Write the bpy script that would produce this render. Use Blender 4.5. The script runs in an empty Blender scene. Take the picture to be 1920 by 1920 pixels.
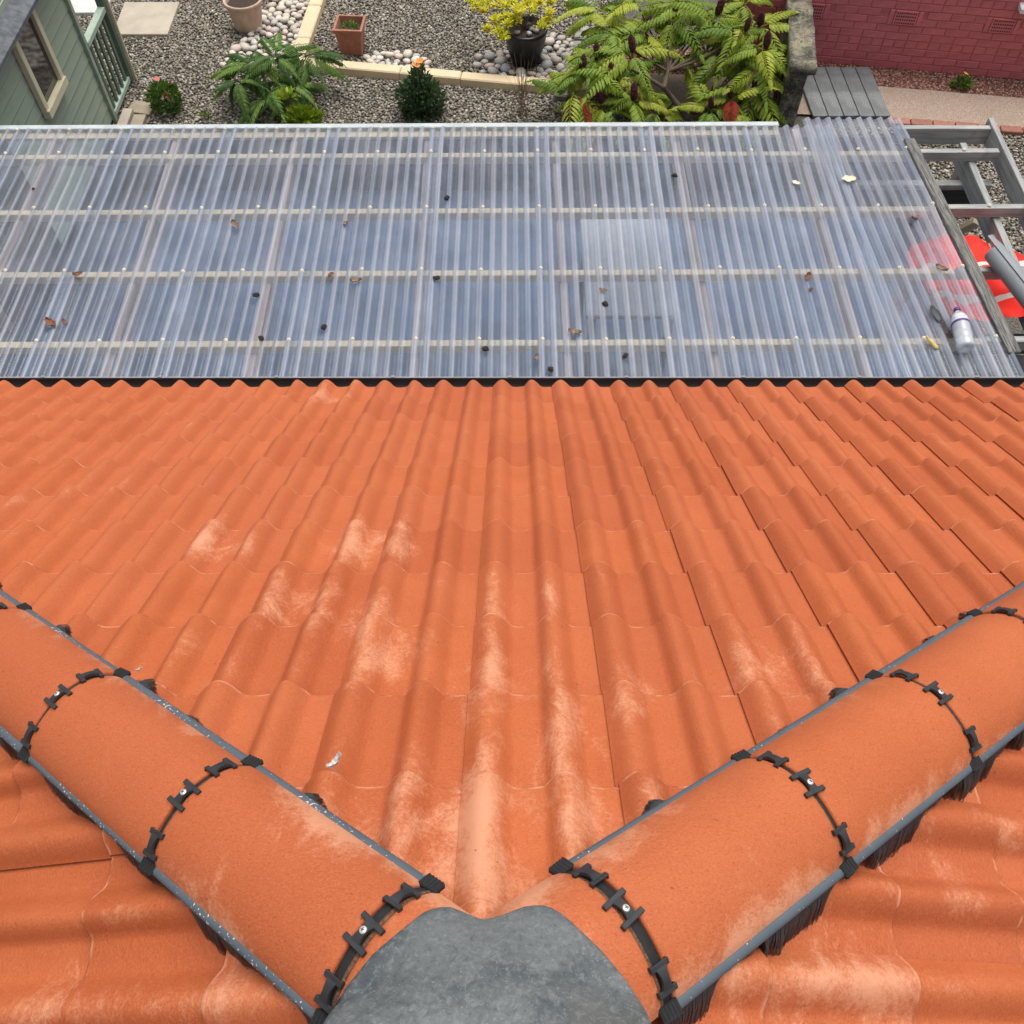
import bpy, bmesh, math, random
import numpy as np
from mathutils import Vector, Matrix

random.seed(7)
rng = np.random.default_rng(11)
S = bpy.context.scene
COL = S.collection
R = math.radians

# ------------------------------------------------------------------ camera
CAM_Z = 5.40
cam_d = bpy.data.cameras.new("camera")
cam_d.sensor_fit = 'HORIZONTAL'
cam_d.sensor_width = 36.0
cam_d.lens = 36.0 * 1700.0 / 1920.0
cam_d.clip_start = 0.05
cam_d.clip_end = 2000
cam = bpy.data.objects.new("camera", cam_d)
COL.objects.link(cam)
cam.location = (0, 0, CAM_Z)
cam.rotation_euler = (R(90 - 57), 0, 0)
S.camera = cam

# ------------------------------------------------------------------ sky, sun, exposure (overcast)
SUN_EL, SUN_AZ = R(74), R(25)          # azimuth from +Y, clockwise seen from above
w = bpy.data.worlds.new("World")
S.world = w
w.use_nodes = True
nt = w.node_tree
bg = nt.nodes["Background"]
sky = nt.nodes.new("ShaderNodeTexSky")
sky.sky_type = 'NISHITA'
sky.sun_disc = False
sky.sun_elevation = SUN_EL
sky.sun_rotation = SUN_AZ
sky.air_density = 1.0
sky.dust_density = 6.0
sky.ozone_density = 1.0
hs = nt.nodes.new("ShaderNodeHueSaturation")
hs.inputs["Saturation"].default_value = 0.28
nt.links.new(sky.outputs[0], hs.inputs["Color"])
nt.links.new(hs.outputs[0], bg.inputs[0])
bg.inputs[1].default_value = 0.10
sun_d = bpy.data.lights.new("sun", 'SUN')
sun_d.energy = 1.4
sun_d.angle = R(55)
sun_d.color = (1.0, 0.97, 0.92)
sun = bpy.data.objects.new("sun", sun_d)
COL.objects.link(sun)
sd = Vector((math.sin(SUN_AZ) * math.cos(SUN_EL), math.cos(SUN_AZ) * math.cos(SUN_EL), math.sin(SUN_EL)))
sun.rotation_euler = (-sd).to_track_quat('-Z', 'Y').to_euler()
S.view_settings.view_transform = 'Standard'
S.view_settings.look = 'None'
S.view_settings.gamma = 1
S.view_settings.exposure = 0.58
S.cycles.use_denoising = True
S.cycles.max_bounces = 6
S.cycles.transparent_max_bounces = 10

# ------------------------------------------------------------------ helpers
class MB:
    """collects geometry for one mesh"""
    def __init__(self):
        self.v = []; self.f = []
    def add(self, verts, faces):
        b = len(self.v)
        self.v += [tuple(p) for p in verts]
        self.f += [tuple(i + b for i in f) for f in faces]
    def box(self, c, s, M=None, ch=0.0):
        hx, hy, hz = s[0] / 2, s[1] / 2, s[2] / 2
        if ch <= 0:
            vs = [(sx * hx, sy * hy, sz * hz) for sz in (-1, 1) for sy in (-1, 1) for sx in (-1, 1)]
            fs = [(0, 2, 3, 1), (4, 5, 7, 6), (0, 1, 5, 4), (2, 6, 7, 3), (0, 4, 6, 2), (1, 3, 7, 5)]
        else:
            bm = bmesh.new()
            bmesh.ops.create_cube(bm, size=1)
            for q in bm.verts:
                q.co = Vector((q.co.x * s[0], q.co.y * s[1], q.co.z * s[2]))
            bmesh.ops.bevel(bm, geom=list(bm.edges), offset=ch, segments=1, affect='EDGES', profile=.5)
            bm.verts.index_update()
            vs = [tuple(q.co) for q in bm.verts]
            fs = [tuple(q.index for q in f.verts) for f in bm.faces]
            bm.free()
        if M is not None:
            vs = [tuple(M @ Vector(p)) for p in vs]
        self.add([(p[0] + c[0], p[1] + c[1], p[2] + c[2]) for p in vs], fs)
        return self
    def grid(self, P, close_u=False):
        """P[i][j] -> points"""
        n, m = len(P), len(P[0])
        fs = []
        for i in range(n - 1):
            for j in range(m if close_u else m - 1):
                k = (j + 1) % m
                fs.append((i * m + j, i * m + k, (i + 1) * m + k, (i + 1) * m + j))
        self.add([p for row in P for p in row], fs)
        return self
    def tube(self, pts, rad, seg=8, cap=True):
        pts = [Vector(p) for p in pts]
        rows = []
        ref = Vector((0, 0, 1))
        for i, p in enumerate(pts):
            a = pts[max(i - 1, 0)]; b = pts[min(i + 1, len(pts) - 1)]
            t = (b - a).normalized()
            x = t.cross(ref if abs(t.dot(ref)) < .95 else Vector((1, 0, 0))).normalized()
            y = x.cross(t).normalized()
            r = rad[i] if hasattr(rad, '__len__') else rad
            rows.append([tuple(p + x * r * math.cos(2 * math.pi * k / seg) + y * r * math.sin(2 * math.pi * k / seg)) for k in range(seg)])
        b0 = len(self.v)
        self.grid(rows, close_u=True)
        if cap:
            self.f.append(tuple(b0 + k for k in range(seg)))
            e = b0 + (len(pts) - 1) * seg
            self.f.append(tuple(e + k for k in reversed(range(seg))))
        return self
    def lathe(self, prof, c=(0, 0, 0), seg=32, sq=0):
        rows = []
        for r, z in prof:
            rows.append([(c[0] + r * math.cos(2 * math.pi * k / seg), c[1] + r * math.sin(2 * math.pi * k / seg), c[2] + z) for k in range(seg)])
        self.grid(rows, close_u=True)
        return self
    def mesh(self, name, mat=None, smooth=False):
        me = bpy.data.meshes.new(name)
        me.from_pydata(self.v, [], self.f)
        if mat: me.materials.append(mat)
        if smooth: me.shade_smooth()
        me.update()
        return me
    def build(self, name, mat, parent=None, smooth=False, **kw):
        return mkobj(name, self.mesh(name, mat, smooth), parent, **kw)

def mkobj(name, me, parent=None, M=None, loc=None, rot=None, scale=None):
    o = bpy.data.objects.new(name, me)
    o.color = (0, 0, 0, 1)
    COL.objects.link(o)
    if parent is not None: o.parent = parent
    if M is not None: o.matrix_local = M
    if loc is not None: o.location = loc
    if rot is not None: o.rotation_euler = rot
    if scale is not None: o.scale = scale if hasattr(scale, '__len__') else (scale,) * 3
    return o

def tag(o, label, cat, group=None):
    o["label"] = label; o["category"] = cat
    if group: o["group"] = group
    return o

def thing(name, label, cat, loc=(0, 0, 0), group=None, rot=None):
    o = mkobj(name, None, loc=loc, rot=rot)
    return tag(o, label, cat, group)

def structure(o):
    o["kind"] = "structure"; return o
def stuff(o):
    o["kind"] = "stuff"; return o

def frame(x, y, z, o):
    M = Matrix.Identity(4)
    for i, a in enumerate((x, y, z)):
        for k in range(3): M[k][i] = a[k]
    for k in range(3): M[k][3] = o[k]
    return M

# ------------------------------------------------------------------ materials
class NT:
    def __init__(self, name, rough=.6, metal=0.0, spec=.5):
        self.m = bpy.data.materials.new(name)
        self.m.use_nodes = True
        self.t = self.m.node_tree
        self.b = self.t.nodes["Principled BSDF"]
        self.b.inputs["Roughness"].default_value = rough
        self.b.inputs["Metallic"].default_value = metal
        self.b.inputs["Specular IOR Level"].default_value = spec
        self.out = self.t.nodes["Material Output"]
    def n(self, typ, **kw):
        q = self.t.nodes.new("ShaderNode" + typ)
        for k, v in kw.items():
            setattr(q, k, v)
        return q
    def l(self, a, b):
        self.t.links.new(a, b)
    def setv(self, sock, v):
        if isinstance(v, bpy.types.NodeSocket): self.l(v, sock)
        elif isinstance(v, (tuple, list)) and len(v) == 3 and sock.type == 'RGBA': sock.default_value = (*v, 1)
        else: sock.default_value = v
    def coord(self, kind="Object"):
        return self.n("TexCoord").outputs[kind]
    def mapping(self, vec, scale=(1, 1, 1), loc=None):
        q = self.n("Mapping"); self.l(vec, q.inputs[0])
        self.setv(q.inputs["Scale"], scale)
        if loc is not None: self.setv(q.inputs["Location"], loc)
        return q.outputs[0]
    def noise(self, vec, scale, detail=3, rough=.5, dist=0.0):
        q = self.n("TexNoise")
        if vec is not None: self.l(vec, q.inputs["Vector"])
        q.inputs["Scale"].default_value = scale; q.inputs["Detail"].default_value = detail
        q.inputs["Roughness"].default_value = rough; q.inputs["Distortion"].default_value = dist
        return q.outputs["Fac"]
    def ramp(self, fac, a, b, va=0.0, vb=1.0):
        q = self.n("MapRange"); q.interpolation_type = 'SMOOTHSTEP'
        self.setv(q.inputs[0], fac); q.inputs[1].default_value = a; q.inputs[2].default_value = b
        q.inputs[3].default_value = va; q.inputs[4].default_value = vb
        return q.outputs[0]
    def math(self, op, a, b=None, c=None):
        q = self.n("Math", operation=op)
        self.setv(q.inputs[0], a)
        if b is not None: self.setv(q.inputs[1], b)
        if c is not None: self.setv(q.inputs[2], c)
        return q.outputs[0]
    def mix(self, fac, a, b, blend='MIX'):
        q = self.n("Mix", data_type='RGBA', blend_type=blend)
        self.setv(q.inputs[0], fac); self.setv(q.inputs[6], a); self.setv(q.inputs[7], b)
        return q.outputs[2]
    def cramp(self, fac, stops):
        q = self.n("ValToRGB"); self.l(fac, q.inputs[0])
        e = q.color_ramp.elements
        while len(e) < len(stops): e.new(.5)
        for i, (p, c) in enumerate(stops):
            e[i].position = p; e[i].color = (*c, 1)
        return q.outputs[0]
    def bump(self, h, strength=.3, dist=.002):
        q = self.n("Bump"); q.inputs["Strength"].default_value = strength; q.inputs["Distance"].default_value = dist
        self.l(h, q.inputs["Height"]); self.l(q.outputs[0], self.b.inputs["Normal"])
    def base(self, c):
        self.setv(self.b.inputs["Base Color"], c)
    def info(self, k):
        if not hasattr(self, '_i'): self._i = self.n("ObjectInfo")
        return self._i.outputs[k]
    def attr(self, nm):
        q = self.n("Attribute"); q.attribute_name = nm
        return q.outputs["Fac"]

def m_simple(name, col, rough=.6, metal=0.0, var=.12, scale=20, bump=.15, dist=.002, rnd=0.0):
    t = NT(name, rough, metal)
    c = t.coord()
    n1 = t.noise(c, scale, 5, .6)
    v = t.ramp(n1, .25, .75, 1 - var, 1 + var)
    if rnd:
        v = t.math('MULTIPLY', v, t.ramp(t.info("Random"), 0, 1, 1 - rnd, 1 + rnd))
    vv = t.n("CombineColor"); [t.l(v, vv.inputs[i]) for i in range(3)]
    t.base(t.mix(1.0, col, vv.outputs[0], 'MULTIPLY'))
    if bump: t.bump(t.noise(c, scale * 6, 4, .6), bump, dist)
    return t.m

LIME = [(-.45, 1.42, .26, 1.1), (-.58, 1.13, .26, 1.0), (-.42, 1.02, .24, 1.0), (-.32, .92, .22, .8), (-.95, 1.46, .26, .8), (-.80, .85, .22, .6), (-1.5, 1.75, .3, .6), (.03, 1.1, .22, .7), (.26, .75, .2, .7), (-.10, .42, .32, 1.0), (.12, .42, .30, .9), (-.05, .80, .25, .8), (.10, .62, .25, .7),
        (.62, .82, .28, .8), (-.28, .42, .25, .7), (-.9, 2.93, .35, .8), (.45, .15, .30, .9), (.62, .12, .25, .8), (.80, .40, .25, .7), (-.55, .12, .30, .9), (-.75, .10, .25, .7), (.02, .28, .2, .9), (.95, .45, .22, .6)]
def m_tile():
    """through-coloured concrete tile; Object Info colour: R = how much pale rubbing this tile has"""
    t = NT("tile_concrete", .62, 0, .22)
    c = t.coord()
    off = t.n("VectorMath", operation='ADD')
    sc = t.math('MULTIPLY', t.info("Random"), 37.0)
    t.l(c, off.inputs[0]); t.l(sc, off.inputs[1])
    c = off.outputs[0]
    sep = t.n("SeparateColor"); t.l(t.info("Color"), sep.inputs[0])
    wear = sep.outputs[0]
    base = t.mix(t.ramp(t.noise(c, 5, 4, .6), .3, .7), (.432, .106, .034), (.486, .128, .044))
    base = t.mix(t.ramp(t.info("Random"), 0, 1, 0, .5), base, (.47, .125, .050))
    base = t.mix(t.ramp(sep.outputs[1], .45, 1, 0, .35), base, (.33, .066, .022))
    grain = t.noise(t.mapping(c, (1, 1.6, 1)), 210, 4, .75)
    base = t.mix(t.ramp(grain, .52, .68, 0, .45), base, (.60, .20, .095))
    base = t.mix(t.ramp(grain, .47, .30, 0, .6), base, (.22, .042, .015))
    # pale rubbed lime: patches that run across the tiles, strongest where feet and water have worn the roof
    pos = t.n("NewGeometry").outputs["Position"]
    hot = None
    for hx, hy, hr_, hv in LIME:
        d_ = t.n("VectorMath", operation='DISTANCE')
        sx = t.n("Mapping"); sx.inputs["Scale"].default_value = (1, 1, 0); t.l(pos, sx.inputs[0])
        t.l(sx.outputs[0], d_.inputs[0]); d_.inputs[1].default_value = (hx, hy, 0)
        g_ = t.ramp(d_.outputs["Value"], hr_, 0.0, 0.0, hv)
        hot = g_ if hot is None else t.math('MAXIMUM', hot, g_)
    big = t.noise(t.mapping(pos, (1, .6, .6)), 8, 7, .7, .5)
    brk = t.noise(c, 110, 6, .88, 0)
    msk = t.attr("rub")
    amt = t.math('MULTIPLY_ADD', msk, .15, t.math('MULTIPLY_ADD', big, 1.25, -.125))
    amt = t.math('ADD', amt, t.math('MULTIPLY', wear, .26))
    amt = t.math('ADD', amt, t.math('MULTIPLY', hot, .36))
    amt = t.math('ADD', amt, t.math('MULTIPLY_ADD', brk, .80, -.40))
    pale = t.ramp(amt, .80, 1.19, 0, .85)
    base = t.mix(pale, base, (.66, .310, .180))
    edge = t.attr("edge")
    en = t.math('MULTIPLY', edge, t.ramp(t.noise(c, 26, 3, .6), .44, .66, .02, .95))
    base = t.mix(en, base, (.66, .30, .17))
    spk = t.noise(c, 75, 2, .5)
    base = t.mix(t.ramp(spk, .735, .77, 0, .7), base, (.16, .05, .03))
    t.base(base)
    t.b.inputs["Roughness"].default_value = .6
    h = t.math('MULTIPLY_ADD', grain, .8, t.noise(t.mapping(c, (.6, 2.2, 1)), 60, 4, .65))
    t.bump(h, .5, .0026)
    return t.m

def m_strip():
    t = NT("slate_grey_strip", .5, 0, .5)
    c = t.coord("Generated"); c = t.coord("Object")
    base = t.mix(t.noise(c, 14, 4), (.060, .080, .098), (.098, .124, .146))
    s = t.noise(c, 190, 2, .4)
    lo = t.noise(c, 3.2, 2)
    thr = t.math('ADD', s, t.ramp(lo, .35, .7, -.08, .05))
    base = t.mix(t.ramp(thr, .66, .69), base, (.60, .52, .44))
    t.base(base); t.bump(t.noise(c, 300, 2), .2, .001)
    return t.m

def m_lead():
    t = NT("lead_sheet", .72, .0, .4)
    c = t.coord()
    a = t.noise(c, 9, 6, .65, .5)
    b = t.noise(c, 85, 6, .75, .5)
    f = t.noise(c, 210, 4, .75, .3)
    base = t.mix(t.ramp(a, .33, .68), (.062, .075, .081), (.140, .150, .152))
    base = t.mix(t.ramp(b, .49, .64, 0, .50), base, (.21, .23, .235))
    base = t.mix(t.ramp(b, .46, .34, 0, .55), base, (.045, .058, .068))
    base = t.mix(t.ramp(f, .58, .70, 0, .55), base, (.33, .35, .35))
    base = t.mix(t.ramp(t.noise(c, 5, 3), .55, .75, 0, .3), base, (.20, .175, .15))
    t.base(base)
    t.bump(t.math('MULTIPLY_ADD', b, .5, t.math('MULTIPLY', f, .4)), .5, .003)
    return t.m

def m_sheet():
    """clear corrugated plastic, weathered: part see-through, part milky, with a sky gloss"""
    t = NT("clear_corrugated_plastic")
    t.t.nodes.remove(t.b)
    c = t.coord()
    streak = t.noise(t.mapping(c, (5, .10, 1)), 3, 3, .5)
    blot = t.noise(t.mapping(c, (1, .8, 1)), 2.2, 5, .65)
    dirt = t.noise(t.mapping(c, (9, 2.4, 1)), 9, 5, .7)
    tr = t.n("BsdfTransparent"); tr.inputs[0].default_value = (.83, .87, .92, 1)
    df = t.n("BsdfDiffuse")
    tl = t.n("BsdfTranslucent")
    colr = t.mix(t.ramp(streak, .35, .7), (.56, .63, .76), (.73, .74, .82))
    colr = t.mix(t.ramp(dirt, .66, .82, 0, .4), colr, (.36, .33, .27))
    t.l(colr, df.inputs[0]); t.l(colr, tl.inputs[0])
    ms = t.n("MixShader"); ms.inputs[0].default_value = .35
    t.l(df.outputs[0], ms.inputs[1]); t.l(tl.outputs[0], ms.inputs[2])
    haze = t.math('ADD', t.ramp(streak, .30, .75, .13, .20), t.ramp(blot, .35, .75, -.04, .12))
    haze = t.math('ADD', haze, t.math('MULTIPLY', t.attr('rib_sheen'), t.ramp(t.noise(t.mapping(c, (3, .12, 1)), 5, 3), .3, .7, .20, .32)))  # milky stripes paint in the light caught along each rib
    m1 = t.n("MixShader"); t.l(haze, m1.inputs[0]); t.l(tr.outputs[0], m1.inputs[1]); t.l(ms.outputs[0], m1.inputs[2])
    gl = t.n("BsdfGlossy"); gl.inputs["Roughness"].default_value = .16; gl.inputs[0].default_value = (.92, .95, 1, 1)
    fr = t.n("Fresnel"); fr.inputs[0].default_value = 1.5
    m2 = t.n("MixShader"); t.l(t.math('MULTIPLY', fr.outputs[0], 1.3), m2.inputs[0])
    t.l(m1.outputs[0], m2.inputs[1]); t.l(gl.outputs[0], m2.inputs[2])
    t.l(m2.outputs[0], t.out.inputs[0])
    return t.m

def m_wood(name, col, dark, rough=.75, axis=0, scale=1.0, contrast=(.35, .68)):
    t = NT(name, rough)
    c = t.coord()
    s = [26, 26, 26]; s[axis] = 1.6
    g = t.noise(t.mapping(c, tuple(q * scale for q in s)), 1.6, 6, .68, .3)
    base = t.mix(t.ramp(g, *contrast), dark, col)
    k = t.noise(c, 7, 3)
    base = t.mix(t.ramp(k, .66, .76, 0, .5), base, dark)
    t.base(base); t.bump(g, .5, .003)
    return t.m

def m_stones(name, stops, rough=.75):
    t = NT(name, rough)
    g = t.n("NewGeometry")
    base = t.cramp(g.outputs["Random Per Island"], stops)
    n = t.noise(t.coord(), 90, 3, .6)
    vv = t.ramp(n, .25, .75, .75, 1.22)
    q = t.n("CombineColor"); [t.l(vv, q.inputs[i]) for i in range(3)]
    t.base(t.mix(1.0, base, q.outputs[0], 'MULTIPLY'))
    return t.m

def m_pebble(name, stops):
    t = NT(name, .6)
    base = t.cramp(t.info("Random"), stops)
    n = t.noise(t.coord(), 14, 5, .65)
    base = t.mix(t.ramp(n, .5, .8, 0, .35), base, (.62, .60, .56))
    t.base(base); t.bump(n, .25, .003)
    return t.m

def m_leaf(name, a, b, c3, red=(.24, .018, .012)):
    """Object Info: Random picks the shade, colour R = how far the leaf has turned red"""
    t = NT(name, .55, 0, .35)
    base = t.cramp(t.info("Random"), [(0, a), (.5, b), (1, c3)])
    n = t.noise(t.coord(), 22, 3, .6)
    v = t.ramp(n, .25, .75, .7, 1.3)
    q = t.n("CombineColor"); [t.l(v, q.inputs[i]) for i in range(3)]
    base = t.mix(1.0, base, q.outputs[0], 'MULTIPLY')
    sep = t.n("SeparateColor"); t.l(t.info("Color"), sep.inputs[0])
    base = t.mix(sep.outputs[0], base, red)
    t.base(base)
    t.b.inputs["Transmission Weight"].default_value = 0
    tl = t.n("BsdfTranslucent"); t.l(base, tl.inputs[0])
    ms = t.n("MixShader"); ms.inputs[0].default_value = .30
    t.l(t.b.outputs[0], ms.inputs[1]); t.l(tl.outputs[0], ms.inputs[2]); t.l(ms.outputs[0], t.out.inputs[0])
    return t.m

TILE = m_tile()
STRIP = m_strip()
LEAD = m_lead()
BLACK = m_simple("black_plastic", (.022, .025, .028), .5, 0, .25, 40, .12)
RUBBER = m_simple("black_rubber", (.012, .012, .013), .8, 0, .3, 90, .4)
BRISTLE = m_simple("black_bristle", (.028, .031, .034), .6, 0, .6, 300, 0)
MASTIC = m_simple("brown_gap_filler", (.11, .055, .03), .9, 0, .4, 120, .5)
FOAM = m_simple("brown_joint_foam", (.17, .085, .045), .95, 0, .6, 260, .9)
ZINC = m_simple("zinc_screw", (.72, .72, .68), .35, .6, .05, 60, 0)
GUTTER = m_simple("dark_brown_gutter", (.030, .024, .024), .35, 0, .1, 20, 0)
GUTLIP = m_simple("gutter_lip", (.30, .28, .28), .4, 0, .15, 20, 0)  # lighter grey paints in the lip's reflection; brackets share the material
SHEET = m_sheet()
PURLIN = m_wood("cream_purlin", (.78, .66, .44), (.72, .57, .35), .7, 0)
GREYWOOD = m_wood("grey_weathered_timber", (.40, .40, .375), (.19, .20, .195), .8, 0, 1.0, (.28, .62))
GREYWOODY = m_wood("grey_weathered_timber_lengthwise", (.35, .36, .345), (.17, .18, .18), .8, 1, 1.0, (.28, .62))
ROUGHWOOD = m_wood("rough_sawn_batten", (.23, .225, .205), (.035, .034, .032), .9, 1, 2.6, (.30, .66))
RAFTER = m_wood("pink_buff_rafter", (.50, .40, .36), (.38, .29, .26), .7, 1)
DARKWOOD = m_wood("black_stained_timber", (.030, .032, .038), (.014, .015, .018), .6, 0)
WHITETRIM = m_simple("white_trim", (.44, .48, .49), .5, 0, .14, 9, .1)
CAPW = m_simple("ivory_fixing_cap", (.70, .66, .48), .45, 0, .1, 60, 0)

# ------------------------------------------------------------------ roof geometry (metres; camera stands over the origin)
PF = R(35.21)
E0 = Vector((0, 3.10, 1.875))                    # a roll crest at the eaves
N_F = Vector((0, math.sin(PF), math.cos(PF))); D_F = Vector((0, math.cos(PF), -math.sin(PF))); U_F = Vector((1, 0, 0))
AL = math.atan(.4991); AR = math.atan(.4532)
N_L = Vector((-math.sin(AL), 0, math.cos(AL))); D_L = Vector((-math.cos(AL), 0, -math.sin(AL))); U_L = Vector((0, 1, 0))
N_R = Vector((math.sin(AR), 0, math.cos(AR))); D_R = Vector((math.cos(AR), 0, -math.sin(AR))); U_R = Vector((0, -1, 0))
P_L = Vector((-.266, .096, 3.897)); P_R = Vector((.227, .111, 3.871))
GA, TW, TL, STEP = .3145, .30, .42, .025         # gauge, cover width, length, lift per course

class Hip: pass
def make_hip(sg, A, azm, sl, w, hc, wb, hb, ts):
    h = Hip()
    h.sg = sg; h.A = Vector(A); h.w = w; h.hc = hc; h.wb = wb; h.hb = hb; h.ts = ts
    h.d = Vector((sg * math.sin(azm) * math.cos(sl), math.cos(azm) * math.cos(sl), -math.sin(sl)))
    h.e = Vector((-math.cos(azm) * sg, math.sin(azm), 0))
    n = h.d.cross(h.e); h.n = n if n.z > 0 else -n
    h.sl = sl
    return h
tsL = [0, .4817] + [.4817 + .4959 * i for i in range(1, 7)]
tsR = [0, .4610] + [.4610 + .4594 * i for i in range(1, 8)]
HIP_L = make_hip(-1, (-.2193, .2014, 3.9483), .968, .3901, .1189, .0762, .1151, .0478, tsL)
HIP_R = make_hip(1, (.1778, .2286, 3.9317), .9921, .3626, .1244, .0941, .1266, .0575, tsR)

AMX = R(72)
def hip_prof(h, a, off=0.0):
    """a in [-1,1]: -1 = edge on the side slope, +1 = edge on the front slope. returns (e, n) coordinates"""
    ww, hh = (h.w, h.hc) if a >= 0 else (h.wb, h.hb)
    t = abs(a) * AMX
    e = ww * math.sin(t) / math.sin(AMX); n = -hh * (1 - math.cos(t)) / (1 - math.cos(AMX))
    if off:
        te = ww * math.cos(t) / math.sin(AMX); tn = -hh * math.sin(t) / (1 - math.cos(AMX))
        L = math.hypot(te, tn); ne, nn = -tn / L, te / L
        e += ne * off; n += nn * off
    return (e if a >= 0 else -e), n
def hip_pt(h, t, a, off=0.0):
    e, n = hip_prof(h, a, off)
    return h.A + h.d * t + h.e * e + h.n * n

# tile profile ---------------------------------------------------------------
RH = .036
def roll(x, hl=.039, hr=.055):
    hw = hl if x < 0 else hr
    return (1 - (x / hw) ** 2) ** 1.6 if abs(x) < hw else 0.0
def prof(u):
    """height below the crest plane at distance u from the tile's left edge"""
    q = max(roll(u - .044), roll(u - .194))
    if u < .044:
        q = .13 + .87 * (1 - ((u - .044) / .0445) ** 2) ** 1.35
    x = (u - .044) % .15
    sag = 0
    if .030 < x < .118: sag = -.0035 * math.sin(math.pi * (x - .030) / .088) ** 2
    z = -RH + RH * q + sag
    if u > .292: z -= .002 * min(1, (u - .292) / .006)
    return z
UU = [0, .003, .008, .014, .021, .028, .036, .044, .052, .060, .068, .076, .084, .092, .100, .110, .122, .134, .144, .151, .158, .166, .174, .184, .194,
      .202, .210, .218, .226, .234, .242, .250, .262, .276, .288, .300, .314]
ROWS = [(.004, -.021), (.0, -.0205), (.0005, -.0065), (.0025, -.0022), (.006, -.0006), (.012, 0), (.10, 0), (.22, 0), (.34, 0), (TL, 0)]
def tile_data():
    V, F, rub, edge = [], [], [], []
    m = len(UU)
    for (v, dw) in ROWS:
        for u in UU:
            z = prof(u)
            V.append((u, -v, z + dw - STEP * v / GA))
            cr = max(0, 1 + z / RH)
            rub.append(cr ** 1.5 * (1.0 if v > .001 else .6))
            edge.append(1.0 if -.0066 <= dw <= -.0005 else 0.0)
    for i in range(len(ROWS) - 1):
        for j in range(m - 1):
            F.append((i * m + j, i * m + j + 1, (i + 1) * m + j + 1, (i + 1) * m + j))
    # left edge face
    b = len(V)
    for (v, dw) in ROWS[1:]:
        z = prof(0)
        V.append((0, -v, z + dw - STEP * v / GA)); V.append((.001, -v, z - .0038 - STEP * v / GA))
        rub += [0, 0]; edge += [0, 0]
    for i in range(len(ROWS) - 2):
        F.append((b + 2 * i, b + 2 * i + 2, b + 2 * i + 3, b + 2 * i + 1))
    return V, F, rub, edge
TV, TF, TRUB, TEDGE = tile_data()
def tile_mesh(planes=None):
    """planes: (point, normal) in tile space; keeps the side the normal points to"""
    me = bpy.data.meshes.new("tile")
    me.from_pydata(TV, [], TF)
    for nm, dat in (("rub", TRUB), ("edge", TEDGE)):
        a = me.attributes.new(nm, 'FLOAT', 'POINT'); a.data.foreach_set("value", dat)
    me.materials.append(TILE)
    if planes:
        bm = bmesh.new(); bm.from_mesh(me)
        for p, n in planes:
            bmesh.ops.bisect_plane(bm, geom=bm.verts[:] + bm.edges[:] + bm.faces[:], plane_co=p, plane_no=n, clear_inner=True, clear_outer=False)
        bm.to_mesh(me); bm.free()
    me.shade_smooth()
    return me
TILE_ME = tile_mesh()

roof = thing("bungalow", "house with an orange concrete tiled hip roof, rounded hip tiles and grey lead cap", "house", (0, 0, 0))

X0 = -.0514 - .044                                # left edge of the tile whose left roll is the middle one
CORN = [Vector((0, 0, -.03)), Vector((.314, 0, -.03)), Vector((0, -TL, -.05)), Vector((.314, -TL, -.05)), Vector((.04, 0, 0)), Vector((.2, 0, 0))]
def lay(U, D, N, O, cols, rows, planes, wearf):
    for r_ in rows:
        for c_ in cols:
            o = O + U * (TW * c_) + D * (GA * r_)
            M = frame(U, D, N, o)
            j = Matrix.Translation((random.gauss(0, .0008), random.gauss(0, .0014), random.gauss(0, .0005))) @ Matrix.Rotation(random.gauss(0, .0022), 4, 'Z') @ Matrix.Rotation(random.gauss(0, .002), 4, 'Y')
            M = M @ j
            st = []
            ok = True
            loc = []
            Mi = M.inverted()
            for p, n in planes:
                s = [(M @ q - p).dot(n) for q in CORN]
                if max(s) < .005: ok = False; break
                if min(s) < 0:
                    loc.append((Mi @ p, (Mi.to_3x3() @ n)))
            if not ok: continue
            ob = mkobj("tile", TILE_ME if not loc else tile_mesh(loc), roof, M=M)
            wv = wearf(o)
            ob.color = (wv, random.random(), 0, 1)

def wear_front(o):
    # pale lime rubbing: strongest on the tiles just below the lead cap, left of the middle
    s = (o - E0).dot(D_F)                          # 0 at eaves, negative up the slope
    up = min(1, max(0, (-s - .9) / 1.9))
    lat = math.exp(-((o.x + .25) / .75) ** 2)
    return max(0, min(1, .10 + .22 * up * lat + abs(random.gauss(0, .08))))
VL = (HIP_L.A, HIP_L.e); VR = (HIP_R.A, HIP_R.e)
lay(U_F, D_F, N_F, Vector((X0, E0.y, E0.z)), range(-11, 11), range(-11, 1), [VL, VR], wear_front)
wear_side = lambda o: max(0, min(1, .30 + random.gauss(0, .08)))
lay(U_L, D_L, N_L, P_L + U_L * .292 + D_L * .255, range(-5, 4), range(-1, 7), [(HIP_L.A, -HIP_L.e), (Vector((-.03, 0, 0)), Vector((-1, 0, 0)))], wear_side)
lay(U_R, D_R, N_R, P_R + U_R * -.1045 + D_R * .212, range(-4, 4), range(-1, 7), [(HIP_R.A, -HIP_R.e), (Vector((.03, 0, 0)), Vector((1, 0, 0)))], wear_side)

def surf_h(U, D, O, p):
    """height of the laid tiles under p relative to the crest plane"""
    q = p - O
    u = q.dot(U) % TW; s = q.dot(D)
    v = (-s) % GA
    return prof(u) - STEP * v / GA

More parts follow.
